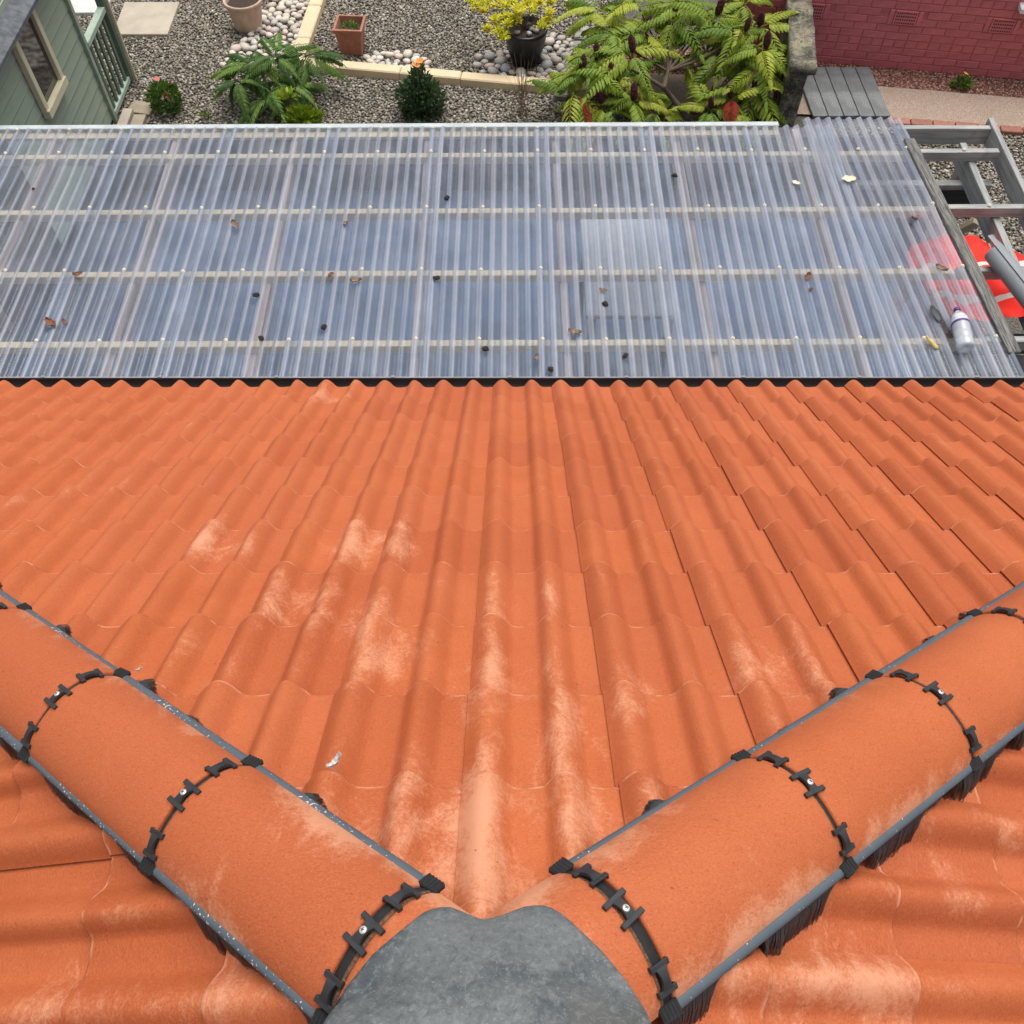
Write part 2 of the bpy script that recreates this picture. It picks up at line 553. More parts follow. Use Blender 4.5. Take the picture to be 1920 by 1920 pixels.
# under-roof boarding so that no light leaks through the tile joints
def on_slope(P, N, x, y, dz=-.10):
    return Vector((x, y, P.z - (N.x * (x - P.x) + N.y * (y - P.y)) / N.z + dz))
def hip_xy(h, t): q = h.A + h.d * t; return q.x, q.y
mb = MB()
for P, N, pts in ((E0, N_F, [hip_xy(HIP_L, -.27), hip_xy(HIP_L, 3.6), (-2.97, 3.05), (2.95, 3.05), hip_xy(HIP_R, 3.6), hip_xy(HIP_R, -.22)]),
                  (P_L, N_L, [(-.04, -3), (-.04, .05), hip_xy(HIP_L, -.22), hip_xy(HIP_L, 3.6), (-2.96, -3)]),
                  (P_R, N_R, [(.04, -3), (.04, .05), hip_xy(HIP_R, -.17), hip_xy(HIP_R, 3.6), (2.95, -3)])):
    mb.add([on_slope(P, N, *q) for q in pts], [tuple(range(len(pts)))])
mb.build("roof_underlay", m_simple("dark_underlay", (.03, .03, .03), .9), roof)

# ---- hip tiles, unions, clips, strips, brushes
CLIP_BAR = None
def clip_mesh(full=True):
    m = MB()
    L = .053 if full else .040
    for s in (-1, 1):
        m.box((0, s * .0205, .0070), (L, .0102, .0045), ch=.0010)
        for q in (-1, 1):
            m.box((q * (L / 2 - .0022), s * .0205, .0035), (.0038, .0098, .0070), ch=.0008)
    P = []
    for i in range(9):
        y = -.0205 + .041 * i / 8
        z = .0085 + .0045 * math.sin(math.pi * i / 8)
        hw = .0118 - .0045 * math.sin(math.pi * i / 8)
        P.append([(-hw, y, z - .006), (-hw, y, z), (hw, y, z), (hw, y, z - .006)])
    m.grid(P)
    return m.mesh("hip_clip", BLACK)
CLIP_A = clip_mesh(True); CLIP_B = clip_mesh(False)
sm = MB()
sm.lathe([(0, .0022), (.0045, .0019), (.0062, .0010), (.0066, 0), (.0066, -.003)], seg=20)
SCREW = sm.mesh("screw", ZINC, True)
sm = MB(); sm.box((0, 0, .0023), (.0062, .0014, .0006)); sm.box((0, 0, .00235), (.0014, .0062, .0006))
SCREWX = sm.mesh("screw_slot", BLACK)

NA = 28
def hip_tile(h, t0, t1, wear):
    m = MB()
    th = .013
    aa = [-1 + 2 * i / NA for i in range(NA + 1)]
    ts = [t0, t0 + .0012, t0 + .004, t0 + .012, (t0 * 2 + t1) / 3, (t0 + 2 * t1) / 3, t1 - .012, t1 - .004, t1 - .0012, t1]
    of = [-.005, -.0018, -.0004, 0, 0, 0, 0, -.0004, -.0018, -.005]
    m.grid([[hip_pt(h, t, a, o) for a in aa] for t, o in zip(ts, of)])
    m.grid([[hip_pt(h, t, a, -th) for a in reversed(aa)] for t in (t0, t1)])
    for t, flip in ((t0, 0), (t1, 1)):
        rows = [[hip_pt(h, t, a, -.005) for a in aa], [hip_pt(h, t, a, -th) for a in aa]]
        m.grid(rows if flip else rows[::-1])
    for a, flip in ((-1, 0), (1, 1)):
        rows = [[hip_pt(h, t, a, 0) for t in (t0, t1)], [hip_pt(h, t, a, -th) for t in (t0, t1)]]
        m.grid(rows[::-1] if flip else rows)
    c = (hip_pt(h, (t0 + t1) / 2, 0))
    m.v = [tuple(Vector(p) - c) for p in m.v]
    me = m.mesh("hip_tile", TILE)
    me.shade_smooth()
    # pale rubbing along both lower edges
    vals = []
    for p in m.v:
        q = Vector(p) + c - h.A
        e = q.dot(h.e)
        vals.append(max(0, (abs(e) / .115 - .60) / .40) * (1.9 if (e > 0) == (h.sg < 0) else .9))
    at = me.attributes.new("rub", 'FLOAT', 'POINT'); at.data.foreach_set("value", vals)
    at = me.attributes.new("edge", 'FLOAT', 'POINT'); at.data.foreach_set("value", [0.0] * len(vals))
    ob = mkobj("hip_tile", me, roof, loc=c + Vector((random.gauss(0, .0012), random.gauss(0, .0012), random.gauss(0, .001))), rot=(random.gauss(0, .003), random.gauss(0, .003), random.gauss(0, .004)))
    ob.color = (wear, random.random(), 0, 1)
    return ob

def arc_frame(h, t, a):
    p = hip_pt(h, t, a)
    e0 = hip_pt(h, t, a - .01); e1 = hip_pt(h, t, a + .01)
    ta = (e1 - e0).normalized()
    nn = ta.cross(h.d); nn = nn if nn.dot(h.n) > 0 else -nn
    y = nn.cross(h.d)
    return frame(h.d, y, nn, p)

def do_hip(h, clip_as):
    n = len(h.ts)
    for i in range(n):
        t1 = h.ts[i]; t0 = -.30 if i == 0 else h.ts[i - 1]
        g0 = .0135 if i == 1 else .0075
        g1 = .0135 if i == 0 else .0075
        hip_tile(h, t0 + (0 if i == 0 else g0), t1 - g1, (.70, .46, .26, .20)[min(i, 3)] + random.gauss(0, .03))
        # union in the joint: dark band set back in the gap
        gw = g1
        m = MB()
        aa = [-1 + 2 * k / NA for k in range(NA + 1)]
        m.grid([[hip_pt(h, t1 - gw - .012, a, -.0138) for a in aa], [hip_pt(h, t1 - gw * .75, a, -.006) for a in aa], [hip_pt(h, t1, a, -.0035) for a in aa],
                [hip_pt(h, t1 + gw * .75, a, -.006) for a in aa], [hip_pt(h, t1 + gw + .012, a, -.0138) for a in aa]])
        m.build("joint_union", RUBBER, roof, smooth=True)
        m = MB()
        m.grid([[hip_pt(h, t1 - gw + .001, a, -.010) for a in aa], [hip_pt(h, t1 - gw + .0012, a, -.0022) for a in aa], [hip_pt(h, t1 - gw * .45, a, -.0026) for a in aa], [hip_pt(h, t1 - gw * .3, a, -.010) for a in aa]])
        m.build("joint_foam", FOAM, roof, smooth=True)
        if t1 > 3: continue
        for k, a in enumerate(clip_as):
            M = arc_frame(h, t1, a + random.gauss(0, .012))
            mid = k == 1
            M = M @ Matrix.Rotation(random.gauss(0, .07), 4, 'Z') @ Matrix.Translation((random.gauss(0, .0015), 0, -.002)) @ Matrix.Scale(.92, 4)
            cl = mkobj("hip_clip", CLIP_A if mid else CLIP_B, roof, M=M)
            if mid:
                s = mkobj("screw", SCREW, cl, loc=(0, -.003, .0135), rot=(0, 0, random.random() * 3))
                s2 = mkobj("screw_slot", SCREWX, cl, loc=(0, -.003, .0135), rot=(0, 0, random.random() * 3))
    # edge strips with brush
    for side in (1, -1):
        tA, tB = -.012, h.ts[-1]
        e_out = h.e * side
        if side > 0: U, D, N, O = U_F, D_F, N_F, Vector((X0, E0.y, E0.z))
        elif h.sg < 0: U, D, N, O = U_L, D_L, N_L, P_L + U_L * .292 + D_L * .255
        else: U, D, N, O = U_R, D_R, N_R, P_R + U_R * -.1045 + D_R * .212
        base = lambda t: hip_pt(h, t, side, -.002)
        # outward direction lying in the slope, square to the hip
        out = (e_out - N * e_out.dot(N)); out = (out - h.d * out.dot(h.d)).normalized()
        up = h.d.cross(out); up = up if up.z > 0 else -up
        prof_s = [(-.010, -.004), (-.010, .002), (-.004, .0046), (.003, .0048), (.0085, .0026), (.0095, -.001), (.007, -.004)]
        cuts = [t for t in h.ts if t < 3.2]
        # one length of strip between each pair of joint pieces
        bounds = [tA] + cuts + [tB]
        for i in range(len(bounds) - 1):
            m = MB()
            c = base(bounds[i])
            m.grid([[base(t) + out * (a + .002) + up * (b + .002) - c for a, b in prof_s] for t in np.linspace(bounds[i], bounds[i + 1] - .001, 6)])
            m.build("edge_strip", STRIP, roof, smooth=True, loc=c)
        for t in cuts:
            M = frame(h.d, out, up, base(t) + out * .003 + up * .005)
            m = MB(); m.box((0, 0, 0), (.038, .026, .010), ch=.002)
            for k in range(5): m.box((-.0145 + k * .0072, 0, .0052), (.003, .024, .0012))
            m.build("strip_connector", RUBBER, roof, M=M @ Matrix.Rotation(random.gauss(0, .10), 4, 'Z'))
        m = MB()
        t = tA
        while t < min(tB, 3.4):
            s = base(t) + out * .007 + up * .000
            reach = .012
            for _ in range(4):
                p = s + out * reach
                sh = surf_h(U, D, O, p)
                hh = (s - O).dot(N) - sh
                if side > 0:                       # pushed up and splayed where it rides over a roll
                    reach = .004 + .034 * max(0, 1 + sh / RH) ** 1.3
                else:
                    reach = max(.007, min(.045, (hh * .95 - .010) * (1.25 if h.sg > 0 else .8)))
            reach += random.gauss(0, .0016)
            p = s + out * reach + h.d * random.gauss(0, .0012)
            p = p - N * ((p - O).dot(N) - surf_h(U, D, O, p) - .0015)
            md = (s + p) / 2 + N * .005
            wd = h.d * random.uniform(.0015, .0021)
            m.add([s - wd, s + wd, md + wd, md - wd, p + wd * .9, p - wd * .9], [(0, 1, 2, 3), (3, 2, 4, 5)])
            t += .0023
        b = m.build("brush_seal", BRISTLE, roof); stuff(b)
do_hip(HIP_L, (.52, .02, -.60))
do_hip(HIP_R, (.56, .10, -.58))

# ridge tile running back from the apex
m = MB()
aa = [-1 + 2 * k / 20 for k in range(21)]
def ridge_pt(y, a, off=0):
    t = a * AMX
    return (.0 - .01 + .125 * math.sin(t) / math.sin(AMX) + off * math.sin(t), y, 4.008 - .075 * (1 - math.cos(t)) / (1 - math.cos(AMX)) + off * math.cos(t))
m.grid([[ridge_pt(y, a) for a in aa] for y in (-2.0, -.9, .02)])
ob = m.build("ridge_tile", TILE, roof, smooth=True); ob.color = (.4, .2, 0, 1)

# lead cap dressed over the meeting of the hips
def arch_h(x, y):
    zs = []
    for h in (HIP_L, HIP_R):
        p = Vector((x, y, 0)) - Vector((h.A.x, h.A.y, 0))
        dh = Vector((h.d.x, h.d.y, 0)); L = dh.length; dh /= L
        s = p.dot(dh); u = p.dot(h.e)
        z0 = h.A.z - s * math.tan(h.sl)
        ww, hh = (h.w, h.hc) if u >= 0 else (h.wb, h.hb)
        k = min(1.25, abs(u) / ww)
        zs.append(z0 - hh * (1 - math.sqrt(max(0, 1 - (k * .93) ** 2))) / .63 / math.cos(h.sl) if k < 1.07 else z0 - hh * 1.0 - (k - 1.07) * .25)
    k = min(1.0, abs(x + .01) / .135)
    zs.append((4.008 - .075 * k * k) if y < .1 else 4.008 - .075 * k * k - (y - .1) * .9)
    zs.append(E0.z + (E0.y - y) * math.tan(PF) - .012)
    s = sum(math.exp((min(z, 4.2) - 4) * 45) for z in zs)
    return 4 + math.log(s) / 45 + .001
outl = [(0.185, -.02), (.181, .05), (.176, .098), (.158, .135), (.122, .176), (.080, .214), (.050, .236), (.020, .238), (-.010, .226), (-.036, .214), (-.062, .224), (-.092, .237), (-.125, .228),
        (-.160, .200), (-.196, .166), (-.226, .126), (-.243, .085), (-.250, .04), (-.248, -.02), (-.20, -.10), (-.08, -.13), (.06, -.13), (.14, -.10)]
outl = [(x * 1.02, y * 1.03 + .002) for x, y in outl]
cx, cy = -.03, .06
def lead_out(a):
    best = None
    for i in range(len(outl)):
        x1, y1 = outl[i][0] - cx, outl[i][1] - cy; x2, y2 = outl[(i + 1) % len(outl)][0] - cx, outl[(i + 1) % len(outl)][1] - cy
        dx, dy = math.cos(a), math.sin(a)
        den = dx * (y2 - y1) - dy * (x2 - x1)
        if abs(den) < 1e-9: continue
        r_ = (x1 * (y2 - y1) - y1 * (x2 - x1)) / den
        u = (x1 * dy - y1 * dx) / den
        if r_ > 0 and -1e-6 <= u <= 1 + 1e-6: best = r_ if best is None else max(best, r_)
    return best or .2
NAZ = 96
rows = []
radii = [lead_out(2 * math.pi * k / NAZ) for k in range(NAZ)]
radii = [(radii[k - 1] + 4 * radii[k] + radii[(k + 1) % NAZ]) / 6 for k in range(NAZ)]
for fr, dz in [(0.001, .006), (.12, .006), (.25, .006), (.38, .006), (.5, .006), (.62, .006), (.72, .006), (.82, .006), (.90, .0055), (.96, .005), (.985, .0045), (1.0, .002), (1.002, -.010)]:
    row = []
    for k in range(NAZ):
        a = 2 * math.pi * k / NAZ
        rr = radii[k] * fr * (1 + (.006 * math.sin(7 * a + 1) + .004 * math.sin(13 * a)) * fr)
        x, y = cx + rr * math.cos(a), cy + rr * math.sin(a)
        z = arch_h(x, y) + dz + .0018 * math.sin(40 * x + 3) * math.sin(36 * y)
        row.append((x, y, z))
    rows.append(row)
m = MB(); m.grid(rows, close_u=True)
m.build("lead_cap", LEAD, roof, smooth=True)

# gutter with brackets
gy, gz, gr = 3.118, 1.800, .057
m = MB()
sec = [(gy - gr, gz + .012)] + [(gy - gr * math.cos(a), gz - gr * math.sin(a)) for a in np.linspace(0, math.pi, 15)]
sec2 = [(gy + (gr - .004) * math.cos(a), gz - (gr - .004) * math.sin(a)) for a in np.linspace(0, math.pi, 15)]
full = sec + [(gy + gr, gz + .002)] + sec2
m.grid([[(x, p, q) for p, q in full] for x in (-4.75, 4.75)])
gut = m.build("gutter", GUTTER, roof, smooth=True)
m = MB(); m.tube([(-4.75, gy + gr + .001, gz + .002), (4.75, gy + gr + .001, gz + .002)], .0042, 8)
m.build("gutter_lip", GUTLIP, roof, smooth=True)
for i in range(-7, 8):
    m = MB(); m.box((0, 0, 0), (.020, .010, .009), ch=.0015)
    m.box((0, -.004, -.03), (.020, .003, .05))
    m.build("gutter_bracket", GUTLIP, roof, loc=(-.012 + .611 * i, gy + gr + .004, gz + .005))
m = MB(); m.box((0, gy - gr - .016, 1.76), (9.5, .022, .19)); m.build("fascia", GUTTER, roof)

# house walls under the roof
hw = MB()
hw.box((0, .2, .38), (5.6, 5.3, 2.3))
hw.build("wall", m_simple("pale_render", (.55, .52, .46), .85, 0, .1, 6, .3), roof)

# ------------------------------------------------------------------ ground and setting
GROUND = NT("gravel_bed", .95)
c = GROUND.coord()
vz = GROUND.n("TexVoronoi"); vz.inputs["Scale"].default_value = 38; GROUND.l(c, vz.inputs["Vector"])
gcol = GROUND.cramp(GROUND.noise(c, 60, 4), [(.3, (.05, .045, .038)), (.7, (.16, .14, .115))])
GROUND.base(gcol); GROUND.bump(vz.outputs["Distance"], .8, .02)
HX0, HX1, HY0, HY1, PZ = -5.5, 3.85, 2.6, 7.86, -.62
m = MB()
big = 400
xs = [-big, HX0, HX1, big]; ys = [-big, HY0, HY1, big]
vs = [(x, y, -.012) for y in ys for x in xs]
fs = [(j * 4 + i, j * 4 + i + 1, (j + 1) * 4 + i + 1, (j + 1) * 4 + i) for j in range(3) for i in range(3) if not (i == 1 and j == 1)]
m.add(vs, fs)
structure(m.build("ground", GROUND.m))
m = MB()
m.add([(HX0, HY0, -.012), (HX1, HY0, -.012), (HX1, HY1, -.012), (HX0, HY1, -.012), (HX0, HY0, PZ - .1), (HX1, HY0, PZ - .1), (HX1, HY1, PZ - .1), (HX0, HY1, PZ - .1)],
      [(0, 4, 5, 1), (1, 5, 6, 2), (2, 6, 7, 3), (3, 7, 4, 0)])
structure(m.build("retaining_ground_edge", m_simple("shade_blue_edge", (.028, .050, .090), .85, 0, .2, 4, .2)))  # deep blue paints in the shade beneath the canopy
m = MB(); m.box(((HX0 + HX1) / 2, (HY0 + HY1) / 2, PZ - .05), (HX1 - HX0 - .01, HY1 - HY0 - .01, .1))
patio = structure(m.build("patio", m_simple("shade_blue_paving", (.028, .058, .118), .8, 0, .3, 3, .3)))  # dark blue base carries the shade seen through the sheets

# gravel: tens of thousands of stones, three sizes of angular pebble in one mesh
ICO = None
def ico_base():
    bm = bmesh.new(); bmesh.ops.create_icosphere(bm, subdivisions=1, radius=1)
    v = np.array([q.co[:] for q in bm.verts]); bm.verts.index_update()
    f = np.array([[q.index for q in t.verts] for t in bm.faces]); bm.free()
    return v, f
IV, IF = ico_base()
def scatter_stones(name, pts, rmin, rmax, mat, flat=.6):
    n = len(pts)
    nv, nf = len(IV), len(IF)
    sc = rng.uniform(rmin, rmax, (n, 1, 1)) * np.stack([rng.uniform(.75, 1.25, n), rng.uniform(.75, 1.25, n), rng.uniform(flat * .7, flat * 1.3, n)], 1)[:, None, :]
    V = IV[None] * (1 + rng.normal(0, .14, (n, nv, 1))) * sc
    a = rng.uniform(0, 2 * np.pi, n); tl = rng.normal(0, .35, n)
    ca, sa, ct, st = np.cos(a), np.sin(a), np.cos(tl), np.sin(tl)
    x, y, z = V[..., 0], V[..., 1], V[..., 2]
    y, z = y * ct[:, None] - z * st[:, None], y * st[:, None] + z * ct[:, None]
    x, y = x * ca[:, None] - y * sa[:, None], x * sa[:, None] + y * ca[:, None]
    V = np.stack([x, y, z], -1) + pts[:, None, :]
    F = IF[None] + (np.arange(n) * nv)[:, None, None]
    me = bpy.data.meshes.new(name)
    me.vertices.add(n * nv); me.vertices.foreach_set("co", V.reshape(-1))
    me.loops.add(n * nf * 3); me.loops.foreach_set("vertex_index", F.reshape(-1).astype(np.int32))
    me.polygons.add(n * nf); me.polygons.foreach_set("loop_start", np.arange(0, n * nf * 3, 3, dtype=np.int32))
    me.update(calc_edges=True); me.validate()
    me.materials.append(mat)
    return mkobj(name, me)
def jitter_grid(x0, x1, y0, y1, step, keep=lambda x, y: np.ones_like(x, bool), z=0.0):
    gx, gy = np.meshgrid(np.arange(x0, x1, step), np.arange(y0, y1, step))
    gx = gx.ravel() + rng.uniform(-.5, .5, gx.size) * step; gy = gy.ravel() + rng.uniform(-.5, .5, gy.size) * step
    k = keep(gx, gy)
    gx, gy = gx[k], gy[k]
    return np.stack([gx, gy, z + rng.uniform(-.006, .004, gx.size)], 1)
def keep_main(x, y):
    k = ~((x > HX0) & (x < HX1 + .03) & (y < HY1 + .02))
    k &= (x < 2.62) | ((y < 8.0) & (x > 3.0)) | (y < 7.5)
    k &= ~((x < -3.94) & (y < 8.1)) & ((y > 7.88) | (x > 3.8))
    k &= np.abs(x) < y * .62 + .6
    k &= ~((x > 1.15) & (x < 2.7) & (y > 8.15))
    return k
gp = np.concatenate([jitter_grid(-6.2, 2.7, 6.3, 10.9, .0265, keep_main), jitter_grid(2.95, 5.3, 5.0, 8.02, .0265, keep_main)])
GRAV = m_stones("grey_brown_gravel", [(0, (.095, .080, .060)), (.3, (.19, .160, .120)), (.55, (.275, .238, .180)), (.75, (.38, .335, .265)), (.9, (.23, .225, .205)), (1, (.58, .53, .45))])
stuff(tag(scatter_stones("gravel", gp, .011, .0195, GRAV), "mixed grey and brown gravel spread over the garden bed", "gravel"))

# far wall of red painted brick -------------------------------------------------------
RW_A = Vector((3.104, 9.142, 0)); RW_B = Vector((5.265, 8.804, 0))
rwx = (RW_B - RW_A).normalized(); rwn = Vector((rwx.y, -rwx.x, 0))
REDP = m_simple("red_masonry_paint", (.58, .152, .165), .55, 0, .16, 12, .35, .003, .06)
REDM = m_simple("red_painted_mortar", (.49, .128, .139), .65, 0, .12, 20, .4, .003)
redh = thing("brick_house", "red painted brick wall with air bricks beyond the mossy garden wall", "house", RW_A, rot=(0, 0, math.atan2(rwx.y, rwx.x)))
m = MB(); m.box((1.0, .125, .55), (3.9, .25, 1.1)); m.build("mortar_wall", REDM, redh)
bm_full = MB().box((0, 0, 0), (.215, .02, .066), ch=.003).mesh("brick", REDP)
bm_half = MB().box((0, 0, 0), (.1025, .02, .066), ch=.003).mesh("brick", REDP)
AIR = [(-.10, 0), (.81, 0), (1.74, 0)]
for r_ in range(14):
    z = .038 + r_ * .075
    head = r_ == 3 or r_ == 9
    step = .1125 if head else .225
    off = (.0 if r_ % 2 else .1125) if not head else .056
    k = -int(.9 / step)
    while True:
        x = k * step + off
        k += 1
        if x > 2.9: break
        if r_ in (6, 7) and any(abs(x - ax) < .165 for ax, _ in AIR): 
            continue
        mkobj("brick", bm_half if head else bm_full, redh, loc=(x + random.gauss(0, .0012), -.0005 + random.gauss(0, .0008) + .004, z + random.gauss(0, .0008)))
HOLE = m_simple("air_brick_hole", (.035, .010, .010), .9)
for ax, _ in AIR:
    m = MB(); m.box((0, 0, 0), (.222, .022, .140), ch=.004)
    for s in (-1, 1): m.box((s * .139, .001, 0), (.045, .018, .140), ch=.003)
    ab = m.build("air_brick", REDP, redh, loc=(ax, -.0065, .038 + 6.5 * .075))
    for i in range(9):
        for j in range(4):
            h = MB(); h.box((-.088 + i * .022, -.0115, -.048 + j * .032), (.012, .002, .014)); h.build("hole", HOLE, ab)
m = MB(); m.box((2.25, -.05, .735), (.9, .16, .05), ch=.006); m.build("window_sill", m_simple("white_sill", (.75, .75, .74), .4), redh)

# red chippings strip and path -----------------------------------------------------
PATHM = NT("buff_aggregate_path", .85)
c = PATHM.coord()
pc = PATHM.mix(PATHM.ramp(PATHM.noise(c, 130, 3, .8), .40, .60), (.20, .145, .11), (.46, .35, .275))
pc = PATHM.mix(PATHM.ramp(PATHM.noise(c, 3.5, 5), .52, .72, 0, .55), pc, (.27, .22, .15))
PATHM.base(pc); PATHM.bump(PATHM.noise(c, 240, 2), .3, .003)
m = MB(); m.add([(1.1, 8.35, .012), (3.70, 8.13, .012), (5.9, 7.84, .012), (5.9, 8.36, .012), (3.80, 8.67, .012), (1.1, 8.95, .012)], [(0, 1, 2, 3, 4, 5)])
structure(m.build("path", PATHM.m))
def keep_red(x, y):
    yl = np.where(x < 3.8, 8.67 + (3.8 - x) * .104, 8.67 - (x - 3.8) * .148)
    yu = 9.142 - (x - 3.104) * .1564
    return (y > yl + .01) & (y < yu - .01)
rp = jitter_grid(1.1, 5.9, 8.2, 9.5, .020, keep_red, .006)
m = MB(); m.add([(1.1, 8.9, .002), (3.8, 8.6, .002), (5.9, 8.3, .002), (5.9, 8.75, .002), (1.1, 9.5, .002)], [(0, 1, 2, 3, 4)])
structure(m.build("ground_chippings_bed", m_simple("red_brown_earth", (.14, .07, .05), .95)))
REDG = m_stones("red_chippings", [(0, (.10, .040, .030)), (.35, (.29, .115, .085)), (.65, (.44, .215, .155)), (.85, (.52, .33, .25)), (1, (.20, .13, .11))])
stuff(tag(scatter_stones("chippings", rp, .008, .0145, REDG), "salmon red stone chippings along the foot of the red brick wall", "gravel"))

# brick edging beside the path
EDG = m_simple("red_paver", (.32, .135, .095), .8, 0, .18, 30, .4, .003, .15)
edge_t = thing("path_edging", "row of red clay pavers edging the buff path", "edging")
pv = MB().box((0, 0, 0), (.205, .10, .06), ch=.006).mesh("paver", EDG)
for i in range(11):
    x = 3.80 + i * .212
    mkobj("paver", pv, edge_t, loc=(x, 8.075 - (x - 3.7) * .128, .008 + random.gauss(0, .002)), rot=(0, 0, -.13 + random.gauss(0, .012)))

# grey boards laid flat by the wall
DECK = NT("grey_deck_board", .5)
c = DECK.coord()
g = DECK.noise(DECK.mapping(c, (40, 2, 1)), 2, 5, .6)
dc = DECK.mix(DECK.ramp(g, .3, .7), (.115, .125, .128), (.165, .175, .175))
wv = DECK.n("TexWave", wave_type='RINGS', rings_direction='SPHERICAL')
wv.inputs["Scale"].default_value = 14; wv.inputs["Distortion"].default_value = 1.5; wv.inputs["Detail"].default_value = 2
DECK.l(DECK.mapping(c, (1, 1.0, 1), (0.02, .21, 0)), wv.inputs["Vector"])
dc = DECK.mix(DECK.math('MULTIPLY', DECK.ramp(wv.outputs["Fac"], .3, .9), DECK.ramp(DECK.noise(c, 4, 3), .42, .62, 0, .6)), dc, (.36, .385, .39))
DECK.base(dc); DECK.bump(g, .3, .002)
deck = thing("board_platform", "low platform of grey boards beside the mossy wall", "platform", (3.33, 8.54, 0))
db = MB().box((0, 0, 0), (.146, .84, .03), ch=.003).mesh("board", DECK.m)
for i in range(5):
    mkobj("board", db, deck, loc=(-.31 + i * .154, random.gauss(0, .004), .032), rot=(0, 0, .035))
m = MB()
for yy in (-.34, .34): m.box((0, yy, .008), (.74, .06, .016))
m.build("bearer", DARKWOOD, deck)

# mossy dividing wall with coping
MOSS = NT("lichen_concrete", .95)
c = MOSS.coord()
a = MOSS.noise(c, 6, 7, .72, .4); b = MOSS.noise(c, 26, 6, .75, .5)
mc = MOSS.mix(MOSS.ramp(a, .38, .62), (.060, .055, .045), (.27, .245, .165))
mc = MOSS.mix(MOSS.ramp(b, .52, .64, 0, .85), mc, (.030, .028, .024))
mc = MOSS.mix(MOSS.ramp(MOSS.noise(c, 45, 3, .6), .63, .70, 0, .8), mc, (.50, .49, .43))
MOSS.base(mc); MOSS.bump(b, .9, .015)
mw = thing("garden_wall", "old mossy lichened concrete garden wall with a coping", "wall", (2.74, 8.66, 0), rot=(0, 0, -.14))
def rough_box(c, s, nx, ny, nz, amp):
    bm = bmesh.new(); bmesh.ops.create_cube(bm, size=1)
    for ax, n in ((0, nx), (1, ny), (2, nz)):
        for i in range(1, n):
            p = Vector((0, 0, 0)); p[ax] = -.5 + i / n
            no = Vector((0, 0, 0)); no[ax] = 1
            bmesh.ops.bisect_plane(bm, geom=bm.verts[:] + bm.edges[:] + bm.faces[:], plane_co=p, plane_no=no)
    for v in bm.verts:
        v.co = Vector((v.co.x * s[0] + c[0] + random.gauss(0, amp), v.co.y * s[1] + c[1] + random.gauss(0, amp), v.co.z * s[2] + c[2] + random.gauss(0, amp)))
    me = bpy.data.meshes.new("m"); bm.to_mesh(me); bm.free(); me.materials.append(MOSS.m); me.shade_smooth()
    return me
me = rough_box((0, 0, .31), (.17, 1.50, .62), 3, 18, 8, .004); mkobj("wall_body", me, mw)
me = rough_box((.02, -.02, .665), (.235, 1.56, .075), 4, 22, 2, .005); mkobj("coping", me, mw)

# paving slabs
SLAB = m_simple("buff_paving_slab", (.43, .375, .295), .85, 0, .12, 5, .3)
SLABW = m_simple("pale_grey_slab", (.58, .57, .54), .85, 0, .12, 5, .3)
def slab(pts, z, mat, label, name="paving_slab"):
    m = MB(); n = len(pts)
    c = Vector((sum(p[0] for p in pts) / n, sum(p[1] for p in pts) / n, 0))
    top = [((p[0] - c.x), (p[1] - c.y), z) for p in pts]; ins = [(p[0] * .985, p[1] * .985, z + .006) for p in top]; bot = [(p[0], p[1], -.02) for p in top]
    m.add(ins + top + bot, [tuple(range(n))] + [(i, n + i, n + (i + 1) % n, (i + 1) % n) for i in range(n)] + [(n + i, 2 * n + i, 2 * n + (i + 1) % n, n + (i + 1) % n) for i in range(n)])
    o = m.build(name, mat, loc=c); return tag(o, label, "slab")
slab([(-4.29, 9.60), (-3.70, 9.60), (-3.70, 10.25), (-4.31, 10.25)], .028, SLAB, "square buff paving slab lying alone on the gravel")
slab([(-5.10, 10.03), (-4.48, 10.03), (-4.48, 10.65), (-5.10, 10.65)], .028, SLABW, "pale grey paving slab behind the green shed corner")
BRK = m_simple("buff_brown_block", (.33, .275, .20), .85, 0, .15, 10, .3)
slab([(-3.83, 7.86), (-3.735, 7.86), (-3.735, 8.20), (-3.83, 8.20)], .07, SLAB, "narrow pale kerb block at the foot of the shed", "paving_block")
slab([(-3.72, 7.86), (-3.60, 7.86), (-3.60, 8.14), (-3.72, 8.14)], .045, BRK, "short brown block beside the pale kerb block by the shed", "paving_block")
slab([(-3.82, 8.215), (-3.58, 8.16), (-3.55, 8.34), (-3.78, 8.40)], .030, BRK, "flat brown stone step by the red flowering bush", "paving_block")

# cream edging blocks
CREAM = m_simple("cream_concrete", (.66, .52, .335), .8, 0, .07, 4, .2)
def edging(name, label, a, b, joints, wdt, h):
    a, b = Vector(a), Vector(b); d = (b - a); L = d.length; d.normalize()
    t = thing(name, label, "edging", a, rot=(0, 0, math.atan2(d.y, d.x)))
    js = [0] + joints + [L]
    for i in range(len(js) - 1):
        l = js[i + 1] - js[i] - .006
        m = MB(); m.box((0, 0, 0), (l, wdt, h + .05), ch=.012)
        m.build("edging_block", CREAM, t, loc=(js[i] + l / 2 + .003, random.gauss(0, .002), h / 2 - .025 + random.gauss(0, .0015)), rot=(random.gauss(0, .01), 0, random.gauss(0, .004)))
    return t
edging("garden_edging", "cream concrete edging running across the gravel in front of the pots", (-2.26, 9.03, 0), (1.0, 8.53, 0), [.50, 1.13, 1.76, 2.39], .135, .085)
edging("garden_edging", "cream concrete edging running away between the round pot and square pot", (-2.235, 9.09, 0), (-2.12, 10.9, 0), [.36, 1.0], .15, .085)

